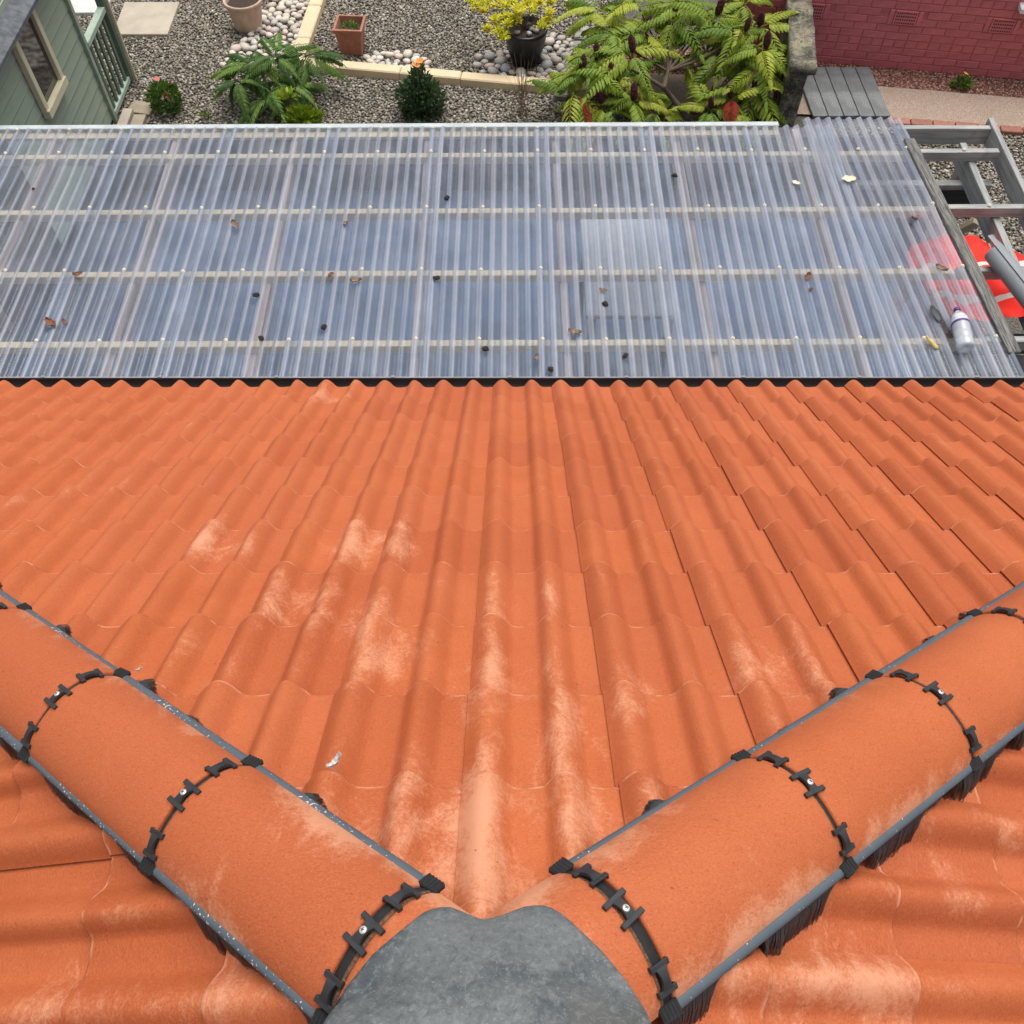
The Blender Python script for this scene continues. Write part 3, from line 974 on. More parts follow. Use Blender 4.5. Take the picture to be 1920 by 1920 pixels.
# grey setts beside the sumac
SETT = m_simple("grey_stone_sett", (.30, .285, .25), .85, 0, .2, 14, .4, .004, .2)
st = thing("stone_border", "row of grey stone setts bordering the gravel beside the big sumac", "edging")
for i in range(15):
    f_ = i / 14
    x = .50 + .40 * f_ + .03 * math.sin(f_ * 3); y = 8.50 + 2.05 * f_
    m = MB(); m.box((0, 0, 0), (.135, .128, .09), ch=.014)
    m.v = [(p[0] + random.gauss(0, .004), p[1] + random.gauss(0, .004), p[2]) for p in m.v]
    m.build("sett", SETT, st, loc=(x, y, .02 + random.gauss(0, .006)), rot=(random.gauss(0, .03), random.gauss(0, .03), -.2 + random.gauss(0, .06)))

# pebbles, each its own stone ------------------------------------------------------
PEB_W = m_pebble("pale_pebble", [(0, (.52, .49, .43)), (.3, (.60, .54, .43)), (.55, (.42, .40, .37)), (.8, (.58, .45, .36)), (1, (.66, .62, .55))])
PEB_G = m_pebble("mixed_pebble", [(0, (.34, .34, .33)), (.3, (.46, .41, .34)), (.55, (.30, .32, .33)), (.8, (.50, .38, .31)), (1, (.58, .55, .50))])
def pebble_meshes(mat, n=6):
    out = []
    for _ in range(n):
        bm = bmesh.new(); bmesh.ops.create_icosphere(bm, subdivisions=2, radius=1)
        a, b, c = [random.uniform(-1, 1) for _ in range(3)]
        s = (1.0, random.uniform(.68, .95), random.uniform(.5, .7))
        for v in bm.verts:
            k = 1 + .07 * math.sin(3 * v.co.x + a * 4) + .07 * math.sin(3.3 * v.co.y + b * 5) + .04 * math.sin(5 * v.co.z + c)
            v.co = Vector((v.co.x * s[0], v.co.y * s[1], v.co.z * s[2])) * k
        me = bpy.data.meshes.new("pebble"); bm.to_mesh(me); bm.free(); me.materials.append(mat); me.shade_smooth(); out.append(me)
    return out
PM_W = pebble_meshes(PEB_W); PM_G = pebble_meshes(PEB_G)
def pebble_field(inside, bounds, n, rmin, rmax, meshes, label, group, layers=1):
    placed = []
    tries = 0
    while len(placed) < n and tries < 9000:
        tries += 1
        x = random.uniform(bounds[0], bounds[1]); y = random.uniform(bounds[2], bounds[3])
        if not inside(x, y): continue
        r = random.uniform(rmin, rmax)
        if any((x - a) ** 2 + (y - b) ** 2 < ((r + c) * .80) ** 2 for a, b, c in placed): continue
        placed.append((x, y, r))
        o = mkobj("pebble", random.choice(meshes), loc=(x, y, r * .48), rot=(random.gauss(0, .15), random.gauss(0, .15), random.uniform(0, 6.28)), scale=r)
        tag(o, label, "pebble", group)
def in_left(x, y):
    if y > 9.35: return -2.9 + (y - 9.35) * .24 < x < -2.34 + (y - 9.0) * .06
    return abs(x + 2.62 + (9.35 - y) * .2) < .34 and y > 8.98
pebble_field(in_left, (-3.1, -2.2, 8.95, 10.55), 150, .036, .062, PM_W, "rounded pale pebble in the drift beside the round terracotta pot", "pale pebbles by the round pot")
pebble_field(lambda x, y: ((x + 1.2) / .34) ** 2 + ((y - 9.10 + (x + 1.2) * .15) / .17) ** 2 < 1, (-1.6, -.8, 8.9, 9.35), 40, .036, .058, PM_W,
             "rounded cream pebble in the small heap beside the square terracotta pot", "cream pebbles by the square pot")
def in_pot(x, y):
    if (x - .14) ** 2 + (y - 9.10) ** 2 < .20 ** 2: return False
    if y < 8.84 - (x + .3) * .153: return False
    if x > .66 + (y - 9.1) * .22: return False
    if y > 9.28 and x < .38: return False
    return ((x - .25) / .62) ** 2 + ((y - 9.08) / .52) ** 2 < 1
pebble_field(in_pot, (-.4, .85, 8.6, 9.65), 95, .038, .068, PM_G, "rounded grey or pink pebble around the foot of the black pot", "pebbles by the black pot")

# pots --------------------------------------------------------------------------
TERRA = m_simple("pale_terracotta", (.54, .38, .28), .85, 0, .16, 9, .3)
TERRA2 = m_simple("red_terracotta", (.36, .150, .095), .85, 0, .18, 12, .3)
SOIL = m_simple("potting_soil", (.045, .032, .022), .95, 0, .4, 40, .8)
BPOT = m_simple("black_glazed_pot", (.012, .012, .014), .35, 0, .2, 10, .1)
t = thing("round_pot", "round pale terracotta pot with ribbed sides standing on the gravel", "pot", (-2.86, 9.80, 0))
pr = [(.0, .0), (.135, 0), (.145, .01)]
for i in range(7): 
    zz = .03 + i * .032; rr = .148 + i * .0055
    pr += [(rr, zz), (rr + .004, zz + .016)]
pr += [(.190, .262), (.204, .268), (.207, .298), (.200, .306), (.186, .304), (.180, .270), (.175, .24)]
m = MB(); m.lathe(pr, seg=40); m.build("pot_body", TERRA, t, smooth=True)
m = MB(); m.lathe([(.178, .245), (.1, .262), (0, .266)], seg=24); m.build("soil", SOIL, t)
t = thing("square_pot", "square red terracotta planter holding small green seedlings", "pot", (-1.685, 9.36, 0), rot=(0, 0, -.06))
m = MB()
def sqring(s, z): return [(-s, -s, z), (s, -s, z), (s, s, z), (-s, s, z)]
m.grid([sqring(.105, 0), sqring(.135, .245), sqring(.150, .250), sqring(.152, .285), sqring(.128, .287), sqring(.118, .215)], close_u=True)
m.build("pot_body", TERRA2, t)
m = MB(); m.add(sqring(.120, .222), [(0, 1, 2, 3)]); m.build("soil", SOIL, t)
t = thing("black_pot", "tall black glazed pot with ringed sides holding a yellow shrub", "pot", (.14, 9.12, 0))
m = MB()
m.lathe([(.0, 0), (.125, 0), (.135, .01), (.165, .10), (.168, .103), (.188, .18), (.192, .184), (.203, .255), (.207, .259), (.213, .325), (.222, .34), (.224, .368), (.212, .378), (.192, .372), (.186, .33)], seg=48)
m.build("pot_body", BPOT, t, smooth=True)
m = MB(); m.lathe([(.19, .335), (.1, .345), (0, .348)], seg=24); m.build("soil", SOIL, t)
for i in range(7):
    a = random.uniform(0, 6.28); r_ = random.uniform(.05, .13)
    o = mkobj("pebble", random.choice(PM_G), loc=(.14 + r_ * math.cos(a), 9.12 + r_ * math.sin(a), .365), rot=(0, 0, a), scale=.035)
    tag(o, "grey pebble lying on the soil inside the black pot", "pebble", "pebbles inside the black pot")

# shed --------------------------------------------------------------------------
XS = -3.917
GREEN = m_wood("sage_green_boards", (.33, .39, .295), (.25, .31, .23), .7, 1, .6, (.25, .6))
GREEND = m_simple("dark_green_slat", (.105, .150, .105), .7, 0, .15, 20, .2)
GREENL = m_simple("pale_green_rail", (.36, .45, .36), .6, 0, .08, 20, .1)
CREAMP = m_simple("cream_paint", (.63, .57, .39), .55, 0, .06, 14, .1)
FELT = m_simple("grey_roof_felt", (.105, .115, .125), .9, 0, .35, 16, .6)
shed = thing("garden_shed", "sage green boarded garden shed with cream framed window and grey felt roof", "shed", (XS, 7.0, 0))
m = MB(); m.box((-.85, .175, .78), (1.66, 1.86, 1.56)); m.build("shed_body", GREEND, shed)
bh = .118
for i in range(14):
    z = .04 + i * bh
    if z > 1.58: break
    m = MB()
    L = 2.26; K = .75
    m.add([(0.0, -K, 0), (.012, -K, .004), (.006, -K, bh - .006), (0, -K, bh - .002)] + [(0.0, L / 2, 0), (.012, L / 2, .004), (.006, L / 2, bh - .006), (0, L / 2, bh - .002)],
          [(0, 1, 5, 4), (1, 2, 6, 5), (2, 3, 7, 6), (0, 3, 2, 1), (4, 5, 6, 7)])
    m.build("board", GREEN, shed, loc=(-.012, 0, z))
m = MB(); m.box((.014, 1.10, .79), (.03, .05, 1.58)); m.build("corner_post", GREEN, shed)
wy, wz, wwd, whg = .16, 1.18, .52, .70
GLASS = NT("dark_window_glass", .06); GLASS.base((.035, .032, .030)); GLASS.b.inputs["Specular IOR Level"].default_value = .9
m = MB(); m.box((.012, wy, wz), (.01, wwd - .06, whg - .06))
wn = m.build("window", GLASS.m, shed)
for nm, c_, s_ in (("frame", (.026, wy - wwd / 2 + .03, wz), (.05, .062, whg)), ("frame", (.026, wy + wwd / 2 - .03, wz), (.05, .062, whg)),
                   ("frame", (.027, wy, wz + whg / 2 - .03), (.05, wwd - .125, .06)), ("sill", (.034, wy, wz - whg / 2 + .025), (.066, wwd + .004, .07))):
    m = MB(); m.box(c_, s_, ch=.004); m.build(nm, CREAMP, wn)
m = MB(); m.add([(.13, -.95, 1.545), (.13, 1.22, 1.545), (-.87, 1.22, 2.05), (-.87, -.95, 2.05), (.13, -.95, 1.575), (.13, 1.22, 1.575), (-.87, 1.22, 2.085), (-.87, -.95, 2.085)],
                [(4, 5, 6, 7), (0, 1, 5, 4), (1, 2, 6, 5), (3, 2, 1, 0), (0, 4, 7, 3)])
m.add([(-1.85, -.95, 1.55), (-1.85, 1.22, 1.55), (-.871, 1.22, 2.05), (-.871, -.95, 2.05), (-1.85, -.95, 1.58), (-1.85, 1.22, 1.58), (-.871, 1.22, 2.086), (-.871, -.95, 2.086)],
      [(5, 4, 7, 6), (1, 0, 4, 5), (2, 1, 5, 6), (0, 1, 2, 3), (4, 0, 3, 7)])
m.build("roof", FELT, shed)
# porch balustrade beside it
bal = thing("porch_railing", "green slatted porch railing with a cream post beside the shed", "railing", (XS, 8.45, 0))
m = MB(); m.box((0, -.02, .755), (.07, .62, .05), ch=.004); m.build("top_rail", GREENL, bal)
m = MB(); m.box((0, -.01, .055), (.05, .60, .05), ch=.004); m.build("bottom_rail", GREENL, bal)
for i in range(5):
    m = MB(); m.box((0, 0, 0), (.022, .046, .655), ch=.003); m.build("slat", GREEND, bal, loc=(0, -.245 + i * .118, .405))
m = MB(); m.box((0, .318, .95), (.075, .055, 1.90), ch=.004); pp = m.build("post", GREEND, bal)
m = MB(); m.box((.012, .356, .95), (.105, .018, 1.90), ch=.003); m.build("cream_trim", CREAMP, pp)

# ------------------------------------------------------------------ lean-to canopy of clear corrugated sheets
per = thing("lean_to_canopy", "lean-to canopy of clear corrugated plastic sheets on timber purlins", "canopy")
ROWY = [5.678, 5.062, 4.446, 3.83]
def zc(y, x=0): return 1.392 - .0124 * (y - 3.83) + .0054 * (x + .5775)      # height of the sheets' mid plane
PITCH, AMP = .076, .0115
def corr(x): return AMP * math.cos(2 * math.pi * (x + .5775) / PITCH)        # bolts sit on crests
YN, YF = 3.22, 5.985
def sheet(x0, x1, lift, yf=YF, yn=YN, sk=0.0):
    nx = int(round((x1 - x0) / PITCH * 16))
    xs_ = np.linspace(x0, x1, nx + 1)
    ys_ = np.linspace(yn, yf, 15)
    c = Vector((x0, yn, 1.39))
    P = []
    for y in ys_:
        k = min(abs(y - r_) for r_ in ROWY)
        sagv = -.004 * min(1, k / .25)
        P.append([Vector((x + .0385 * (5.678 - y) * 0 + sk * (y - yn), y, zc(y, x) + corr(x) * (1 + .12 * math.sin(3 * y + x0 * 5)) + lift + sagv + .0012 * math.sin(9 * y + 4 * x))) - c for x in xs_])
    m = MB(); m.grid(P)
    o = m.build("corrugated_sheet", SHEET, per, smooth=True, loc=c)
    def rib_sheen(x):  # painted sheen: a pale stripe along each corrugation
        ph = 2 * math.pi * (x + .5775) / PITCH
        return max(0, min(1, .42 + .95 * math.sin(ph + 2.2))) + .7 * math.exp(-(((ph / math.pi + 1.45) % 2 - 1) / .15) ** 2)
    fl = [rib_sheen(x) for x in xs_] * len(ys_)
    at = o.data.attributes.new("rib_sheen", 'FLOAT', 'POINT'); at.data.foreach_set("value", fl)
    return o
edges = [-.5775 + .76 * k for k in range(-6, 4)]
for i, x0 in enumerate(edges):
    hi = x0 + .76 + PITCH * 1.1
    if i == len(edges) - 1: hi = 2.33
    sheet(x0 - PITCH * .15, hi, .0028 * (i % 2) + .001, yf=YF - .01 * random.random())
sheet(2.27, 2.985, .0085, yf=6.06, sk=-.048)
# purlins and rafters
for k, y in enumerate(ROWY):
    xe = 3.47 if k < 1 else 3.62
    m = MB(); m.box((0, 0, 0), (2.83 + 5.4, .050, .060), ch=.003)
    m.build("purlin", PURLIN, per, loc=((2.83 - 5.4) / 2, y, zc(y, (2.83 - 5.4) / 2) - .050), rot=(0, -.0054, 0))
    m = MB(); m.box((0, 0, 0), (xe - 2.84, .047, .075), ch=.003)
    m.build("purlin", GREYWOOD, per, loc=((xe + 2.84) / 2, y, zc(y, 3.1) - .040), rot=(0, -.0054, 0))
for i, x in enumerate([-3.35, -2.45, -1.58, -.60, .33, 1.22, 2.12]):
    m = MB(); m.box((0, 0, 0), (.050, 2.95, .125), ch=.003)
    m.build("rafter", RAFTER, per, loc=(x, 4.58, zc(4.5) - .145), rot=(0, 0, .012))
# fixings
capm = MB(); capm.lathe([(0, .009), (.005, .008), (.009, .0045), (.0102, 0), (.0125, -.001), (.0125, -.004)], seg=12)
CAPME = capm.mesh("fixing_cap", CAPW, True)
for k, y in enumerate(ROWY):
    for j in range(-8, 9):
        x = -.5775 + .38 * j + .0235 * k * .0
        mkobj("fixing_cap", CAPME, per, loc=(x, y + random.gauss(0, .004), zc(y, x) + AMP + .004), rot=(random.gauss(0, .1), random.gauss(0, .1), 0))
    mkobj("fixing_cap", CAPME, per, loc=(2.80 + (5.7 - y) * .048, y, zc(y, 2.8) + AMP + .012))
    if k < 3: mkobj("fixing_cap", CAPME, per, loc=(3.22, y, zc(y, 3.2) + .006))
for j in range(-8, 7):
    x = -.5775 + .38 * j
    mkobj("fixing_cap", CAPME, per, loc=(x, 5.955, zc(5.95, x) + AMP + .006), scale=.9)
# far edge trim
m = MB()
m.box((0, 0, 0), (7.0, .05, .05), ch=.004)
m.build("edge_trim", WHITETRIM, per, loc=(-1.55, 5.995, zc(5.99, -1.55) - .016), rot=(0, -.0054, 0))
m = MB(); m.box((0, 0, 0), (7.0, .10, .02)); m.build("far_plate", PURLIN, per, loc=(-1.55, 5.955, zc(5.95, -1.55) - .036), rot=(0, -.0054, 0))
# right-hand open frame
m = MB(); m.box((0, 0, 0), (.078, 2.06, .030), ch=.004)
m.build("edge_batten", ROUGHWOOD, per, loc=(2.905, 4.735, zc(4.7) + .028), rot=(0, 0, .066))
m = MB(); m.box((0, 0, 0), (.68, .045, .130), ch=.003); m.build("fascia_board", GREYWOOD, per, loc=(3.155, 5.965, zc(5.96) - .055))
m = MB(); m.box((0, 0, 0), (.040, 2.6, .15), ch=.003); m.build("outer_beam", GREYWOODY, per, loc=(3.515, 4.75, zc(4.7) - .062))
m = MB(); m.box((0, 0, 0), (.047, 2.6, .15), ch=.003); m.build("inner_beam", GREYWOODY, per, loc=(3.30, 4.58, zc(4.7) - .150))
m = MB(); m.box((0, 0, 0), (1.10, .06, .045), ch=.003); m.build("cross_rail", GREYWOOD, per, loc=(2.95, 5.62, zc(5.6) - .235))
m = MB(); m.box((0, 0, 0), (1.10, .05, .20), ch=.003); m.build("dark_beam", DARKWOOD, per, loc=(2.95, 5.66, zc(5.6) - .37))
m = MB(); m.box((0, 0, 0), (.07, .045, .62), ch=.003); m.build("brace", m_wood("buff_brace", (.60, .50, .36), (.42, .34, .23), .7, 2), per, loc=(3.28, 5.52, .72), rot=(R(20), R(28), 0))
for x, y in ((-4.6, 5.9), (3.40, 5.88), (3.40, 3.45)):
    m = MB(); m.box((0, 0, 0), (.09, .09, 1.25 - (PZ)), ch=.004)
    m.build("post", RAFTER, per, loc=(x, y, (1.25 + (PZ)) / 2))
for k in range(2):
    m = MB(); m.box((0, 0, 0), (1.0, .16, .03), ch=.004)
    m.build("shelf_board", DARKWOOD, per, loc=(3.25, 4.00 + k * .19, .985), rot=(0, 0, .02))
m = MB(); m.box((0, 0, 0), (.9, .06, .05), ch=.003); m.build("low_rail", GREYWOOD, per, loc=(3.2, 3.60, 1.22))
m = MB(); m.box((0, 0, 0), (.06, 1.2, .06)); m.build("shelf_bearer", DARKWOOD, per, loc=(3.0, 4.2, .93))

# table standing under the canopy, seen blurred through the sheets
tb = thing("garden_table", "pale topped garden table standing under the clear canopy", "table", (.92, 5.55, PZ))
m = MB(); m.box((0, 0, 1.06), (.72, 1.15, .04), ch=.006); m.build("table_top", m_simple("pale_table_top", (.27, .29, .32), .6), tb)
for sx in (-.3, .3):
    for sy in (-.5, .5):
        m = MB(); m.box((sx, sy, .52), (.05, .05, 1.04)); m.build("leg", DARKWOOD, tb)

# ------------------------------------------------------------------ plants
def pinnate(name, mat, L=1.0, pairs=11, ll=.23, lw=.052, droop=.55, fold=.25, serr=False):
    """a pinnate leaf along +X, arching down; unit length L"""
    m = MB()
    def rach(t): return Vector((L * t * (1 - .12 * t * t), 0, -droop * L * t * t))
    pts = [rach(i / 8) for i in range(9)]
    m.tube(pts, [.008 * L * (1 - .8 * i / 8) for i in range(9)], 4, cap=False)
    def leaflet(p, d, n, l, wd):
        s = d.cross(n).normalized()
        q0 = p; tip = p + d * l - n * l * .28
        a = p + d * l * .34 + s * wd * .5 - n * .03 * l; b = p + d * l * .34 - s * wd * .5 - n * .03 * l
        c = p + d * l * .36 + n * .02 * l
        a2 = p + d * l * .70 + s * wd * .36 - n * .14 * l; b2 = p + d * l * .70 - s * wd * .36 - n * .14 * l
        c2 = p + d * l * .70 - n * .09 * l
        m.add([q0, a, c, b, a2, c2, b2, tip], [(0, 2, 1), (0, 3, 2), (1, 2, 5, 4), (2, 3, 6, 5), (4, 5, 7), (5, 6, 7)])
    for i in range(pairs):
        t = .20 + .76 * i / (pairs - 1)
        p = rach(t); tg = (rach(min(1, t + .02)) - rach(t - .02)).normalized()
        sz = math.sin(math.pi * min(1, (.30 + .62 * i / (pairs - 1)))) ** .6
        for sgn in (-1, 1):
            d = (tg * (.42 + .3 * t) + Vector((0, sgn, 0)) * .95 + Vector((0, 0, -fold * random.uniform(.6, 1.4)))).normalized()
            n = Vector((0, 0, 1)) - d * d.z; n.normalize()
            leaflet(p, d, n, ll * L * sz * random.uniform(.85, 1.1), lw * L * random.uniform(.9, 1.15))
    tg = (rach(1) - rach(.96)).normalized()
    leaflet(rach(1), tg, Vector((0, 0, 1)), ll * L * .8, lw * L)
    return m.mesh(name, mat)
SUM = m_leaf("sumac_leaf", (.125, .215, .020), (.24, .335, .030), (.42, .46, .050), (.30, .014, .016))
SUMD = m_leaf("young_sumac_leaf", (.045, .110, .020), (.085, .180, .028), (.160, .260, .040))
BARK = m_simple("brown_bark", (.085, .060, .042), .9, 0, .3, 30, .6)
CONE = m_simple("maroon_flower_cone", (.075, .010, .020), .9, 0, .5, 120, .9, .01)
LEAF_A = [pinnate("leaf", SUM, 1, random.choice([9, 10, 11]), random.uniform(.28, .34), random.uniform(.095, .115), random.uniform(.4, .75)) for _ in range(5)]
LEAF_B = [pinnate("leaf", SUMD, 1, 14, random.uniform(.24, .29), random.uniform(.055, .065), random.uniform(.30, .6)) for _ in range(4)]
def rosette(parent, base, meshes, n, lmin, lmax, up=.25, red=0.0, az0=None, spread=6.28):
    for i in range(n):
        a = (random.uniform(0, 6.28) if az0 is None else az0 + random.uniform(-spread / 2, spread / 2)) if i > 5 or az0 is not None else i * 6.28 / min(n, 6) + random.gauss(0, .3)
        L = random.uniform(lmin, lmax)
        pit = up + random.gauss(0, .22)
        M = Matrix.Translation(base) @ Matrix.Rotation(a, 4, 'Z') @ Matrix.Rotation(-pit, 4, 'Y') @ Matrix.Rotation(random.gauss(0, .25), 4, 'X') @ Matrix.Scale(L, 4)
        o = mkobj("leaf", random.choice(meshes), parent, M=M)
        o.color = (random.uniform(.8, 1) if random.random() < red else random.choice((0, 0, 0, .05)), 0, 0, 1)
sumac = thing("sumac_tree", "large spreading sumac with yellow green feathery leaves and dark maroon cones", "tree", (1.78, 7.98, 0))
SB = Vector((1.78, 7.98, 0))
# branch tips (world) with their height
tips = []
for px, py, Y in [(1075, 178, 8.05), (1130, 205, 7.98), (1150, 62, 8.6), (1182, 100, 8.35), (1150, 145, 8.2), (1212, 60, 8.7), (1262, 34, 8.75), (1335, 34, 8.7), (1385, 62, 8.5), (1425, 50, 8.6), (1428, 92, 8.3),
                  (1352, 100, 8.45), (1250, 84, 8.6), (1372, 188, 8.02), (1412, 172, 8.1), (1330, 205, 7.98), (1185, 190, 8.0), (1112, 112, 8.4), (1292, 8, 8.9), (1200, 12, 9.0), (1092, 138, 8.25), (1418, 135, 8.25), (1228, 218, 7.95), (1402, 215, 7.96), (1130, 20, 8.9), (1395, 10, 8.9), (1300, 60, 8.8)]:
    u = (px - 960) / 1700; v = (960 - py) / 1700; T = R(57)
    dy = v * math.sin(T) + math.cos(T); dz = v * math.cos(T) - math.sin(T)
    k = Y / dy
    tips.append(Vector((u * k, Y, CAM_Z + dz * k)))
m = MB()
trunk = [Vector((0, 0, -.03)), Vector((-.10, -.02, .14)), Vector((-.22, .02, .27)), Vector((-.34, .08, .38))]
m.tube(trunk, [.034, .030, .026, .022], 8)
forks = [Vector((-.22, .02, .27)), Vector((-.34, .08, .38)), Vector((-.10, -.02, .14)), Vector((-.30, .22, .46)), Vector((-.46, .10, .44))]
m.tube([trunk[3], forks[3], forks[3] + Vector((.0, .2, .12))], [.022, .017, .012], 6); m.tube([trunk[3], forks[4], forks[4] + Vector((-.2, .05, .08))], [.02, .016, .011], 6)
for tp in tips:
    q = tp - SB - Vector((0, 0, .03))
    f0 = min(forks, key=lambda f: (f - q).length)
    mid = (f0 + q) / 2 + Vector((random.gauss(0, .04), random.gauss(0, .04), -.06))
    m.tube([f0, mid, q], [.013, .010, .007], 5)
m.build("trunk", BARK, sumac, smooth=True)
for i, tp in enumerate(tips):
    rosette(sumac, tp - SB, LEAF_A, random.choice([7, 8, 9]), .30, .47, .34, .015)
for i in range(9):
    tp = random.choice(tips) - SB
    rosette(sumac, tp + Vector((random.gauss(0, .08), random.gauss(0, .08), -.16)), LEAF_A, 2, .14, .22, -.2, .9)
conem = MB()
rows = []
for i in range(11):
    f_ = i / 10
    rows.append([(.036 * (math.sin(math.pi * (.12 + .88 * f_)) ** .7) * (1 + random.uniform(-.2, .2)) * math.cos(6.283 * k / 10), .036 * (math.sin(math.pi * (.12 + .88 * f_)) ** .7) * (1 + random.uniform(-.2, .2)) * math.sin(6.283 * k / 10), .17 * f_) for k in range(10)])
conem.grid(rows, close_u=True)
CONEME = conem.mesh("flower_cone", CONE)
for i in (1, 3, 4, 5, 6, 7, 8, 9, 10, 13, 14, 16, 17, 20, 15):
    mkobj("flower_cone", CONEME, sumac, loc=tips[i] - SB + Vector((random.gauss(0, .02), random.gauss(0, .02), .02)), rot=(random.gauss(0, .2), random.gauss(0, .2), 0), scale=random.uniform(.8, 1.1))

ys_ = thing("young_sumac", "young sumac with dark green feathery fronds growing beside the cream edging", "shrub", (-2.30, 8.30, 0))
m = MB()
for a in ((-.36, -.06, .34), (.04, .14, .46), (.30, .27, .40), (-.05, -.16, .24), (.18, -.02, .26), (-.18, .10, .40)):
    m.tube([(0, 0, -.02), (a[0] * .5, a[1] * .5, a[2] * .55), a], [.012, .010, .006], 5)
    rosette(ys_, Vector(a), LEAF_B, random.choice([12, 13, 14]), .26, .42, .15, 0)
m.build("stem", BARK, ys_)

def leafy_mesh(name, mat, n, spread, leaf, seed=0, up=.5):
    """many small pointed leaves through a rounded volume"""
    rg = np.random.default_rng(seed)
    m = MB()
    for i in range(n):
        p = rg.normal(0, 1, 3); p /= np.linalg.norm(p); r_ = rg.uniform(.25, 1) ** .5
        c = Vector((p[0] * spread[0] * r_, p[1] * spread[1] * r_, spread[2] * (.5 + .5 * p[2] * r_)))
        d = Vector((p[0] + rg.normal(0, .5), p[1] + rg.normal(0, .5), p[2] * .6 + up + rg.normal(0, .4))).normalized()
        sd_ = d.cross(Vector((rg.normal(), rg.normal(), rg.normal()))).normalized()
        l = leaf * rg.uniform(.7, 1.25); w_ = l * .22
        up_ = sd_.cross(d)
        m.add([c, c + d * l * .5 + sd_ * w_, c + d * l * .5 - sd_ * w_, c + d * l - up_ * l * .15], [(0, 1, 3, 2)])
    return m.mesh(name, mat)
DKG = m_leaf("dark_shrub_leaf", (.045, .082, .034), (.075, .125, .05), (.12, .17, .07))
YEL = m_leaf("yellow_shrub_leaf", (.56, .54, .018), (.72, .64, .022), (.46, .50, .025))
LIMEM = m_leaf("lime_leaf", (.26, .34, .018), (.34, .42, .022), (.20, .30, .02))
MIDG = m_leaf("mid_green_leaf", (.06, .13, .018), (.10, .19, .025), (.15, .24, .03))
def m_flat(name, c): return m_simple(name, c, .6, 0, .15, 60, 0)
ORG = m_flat("orange_petal", (.75, .27, .03)); PNK = m_flat("coral_petal", (.62, .14, .08)); YPE = m_flat("yellow_petal", (.85, .52, .015))
def flower(parent, p, mat, s=.03):
    m = MB()
    for k in range(8):
        a = k * .785
        d = Vector((math.cos(a), math.sin(a), .5)); q = Vector((-math.sin(a), math.cos(a), 0)) * .35
        m.add([(0, 0, 0), d * s * .6 + q * s, d * s, d * s * .6 - q * s], [(0, 1, 2, 3)])
    m.build("flower", mat, parent, loc=p, rot=(random.gauss(0, .4), random.gauss(0, .4), 0))

b = thing("flowering_bush", "small dark green bush with orange flowers in front of the cream edging", "bush", (-.90, 8.22, 0))
for q, (lx, ly, n_, sp_) in enumerate(((-.06, 0, 620, (.16, .15, .34)), (.09, .02, 520, (.14, .15, .30)), (0, .05, 330, (.11, .10, .45)), (.02, -.09, 260, (.20, .12, .20)))):
    mkobj("foliage", leafy_mesh("foliage", DKG, n_, sp_, .06, 3 + q * 10), b, loc=(lx, ly, 0))
m = MB(); m.tube([(0, 0, -.02), (.01, 0, .2)], .012, 6); m.build("stem", BARK, b)
for p in ((-.02, .05, .47), (.05, .06, .46), (.02, .10, .48)): flower(b, p, ORG, .042)
b = thing("flowering_bush", "small bright green bush with coral flowers near the shed", "bush", (-3.42, 8.28, 0))
mkobj("foliage", leafy_mesh("foliage", MIDG, 650, (.15, .15, .26), .055, 5), b)
m = MB(); m.tube([(0, 0, -.02), (.01, 0, .15)], .01, 6); m.build("stem", BARK, b)
for p in ((-.05, .08, .27), (.10, .02, .25), (-.10, -.02, .22), (.05, -.06, .2)): flower(b, p, PNK, .035)
b = thing("lime_shrub", "low lime yellow shrub showing just behind the canopy edge", "shrub", (-2.03, 8.02, 0))
mkobj("foliage", leafy_mesh("foliage", LIMEM, 260, (.17, .09, .17), .085, 8, .9), b)
mkobj("foliage", leafy_mesh("foliage", LIMEM, 40, (.06, .05, .10), .075, 9, .9), b, loc=(-.12, .05, .22))
m = MB(); m.tube([(0, 0, -.02), (-.11, .05, .26)], .007, 6); m.build("stem", BARK, b)
b = thing("seedlings", "small green seedlings growing inside the square terracotta planter", "plant", (-1.685, 9.36, .215))
mkobj("foliage", leafy_mesh("foliage", MIDG, 120, (.085, .085, .06), .035, 12), b)
b = thing("weed", "small green weed with one yellow flower in the red chippings", "weed", (4.57, 8.66, .01))
mkobj("foliage", leafy_mesh("foliage", MIDG, 90, (.07, .05, .06), .075, 15, .7), b)
m = MB(); m.tube([(0, 0, 0), (.005, .03, .12)], .003, 5); m.build("stem", BARK, b); flower(b, (.005, .03, .12), YPE, .03)
b = thing("weed", "tiny green weed in the gravel between shed and young sumac", "weed", (-3.02, 8.15, .0))
mkobj("foliage", leafy_mesh("foliage", MIDG, 40, (.04, .04, .05), .045, 16, .7), b)
b = thing("dry_grass", "thin dry grass stems standing in front of the black pot", "grass", (.10, 8.22, 0))
DRY = m_simple("dry_stem", (.23, .16, .10), .9)
for i in range(26):
    a = random.uniform(0, 6.28); s_ = random.uniform(.05, .22); hgt = random.uniform(.25, .62)
    m = MB(); m.tube([(random.gauss(0, .03), random.gauss(0, .03), -.01), (s_ * math.cos(a) * .4, s_ * math.sin(a) * .3, hgt * .6), (s_ * math.cos(a), s_ * math.sin(a) * .6, hgt)], [.0022, .0018, .001], 4)
    m.build("stem", DRY, b)

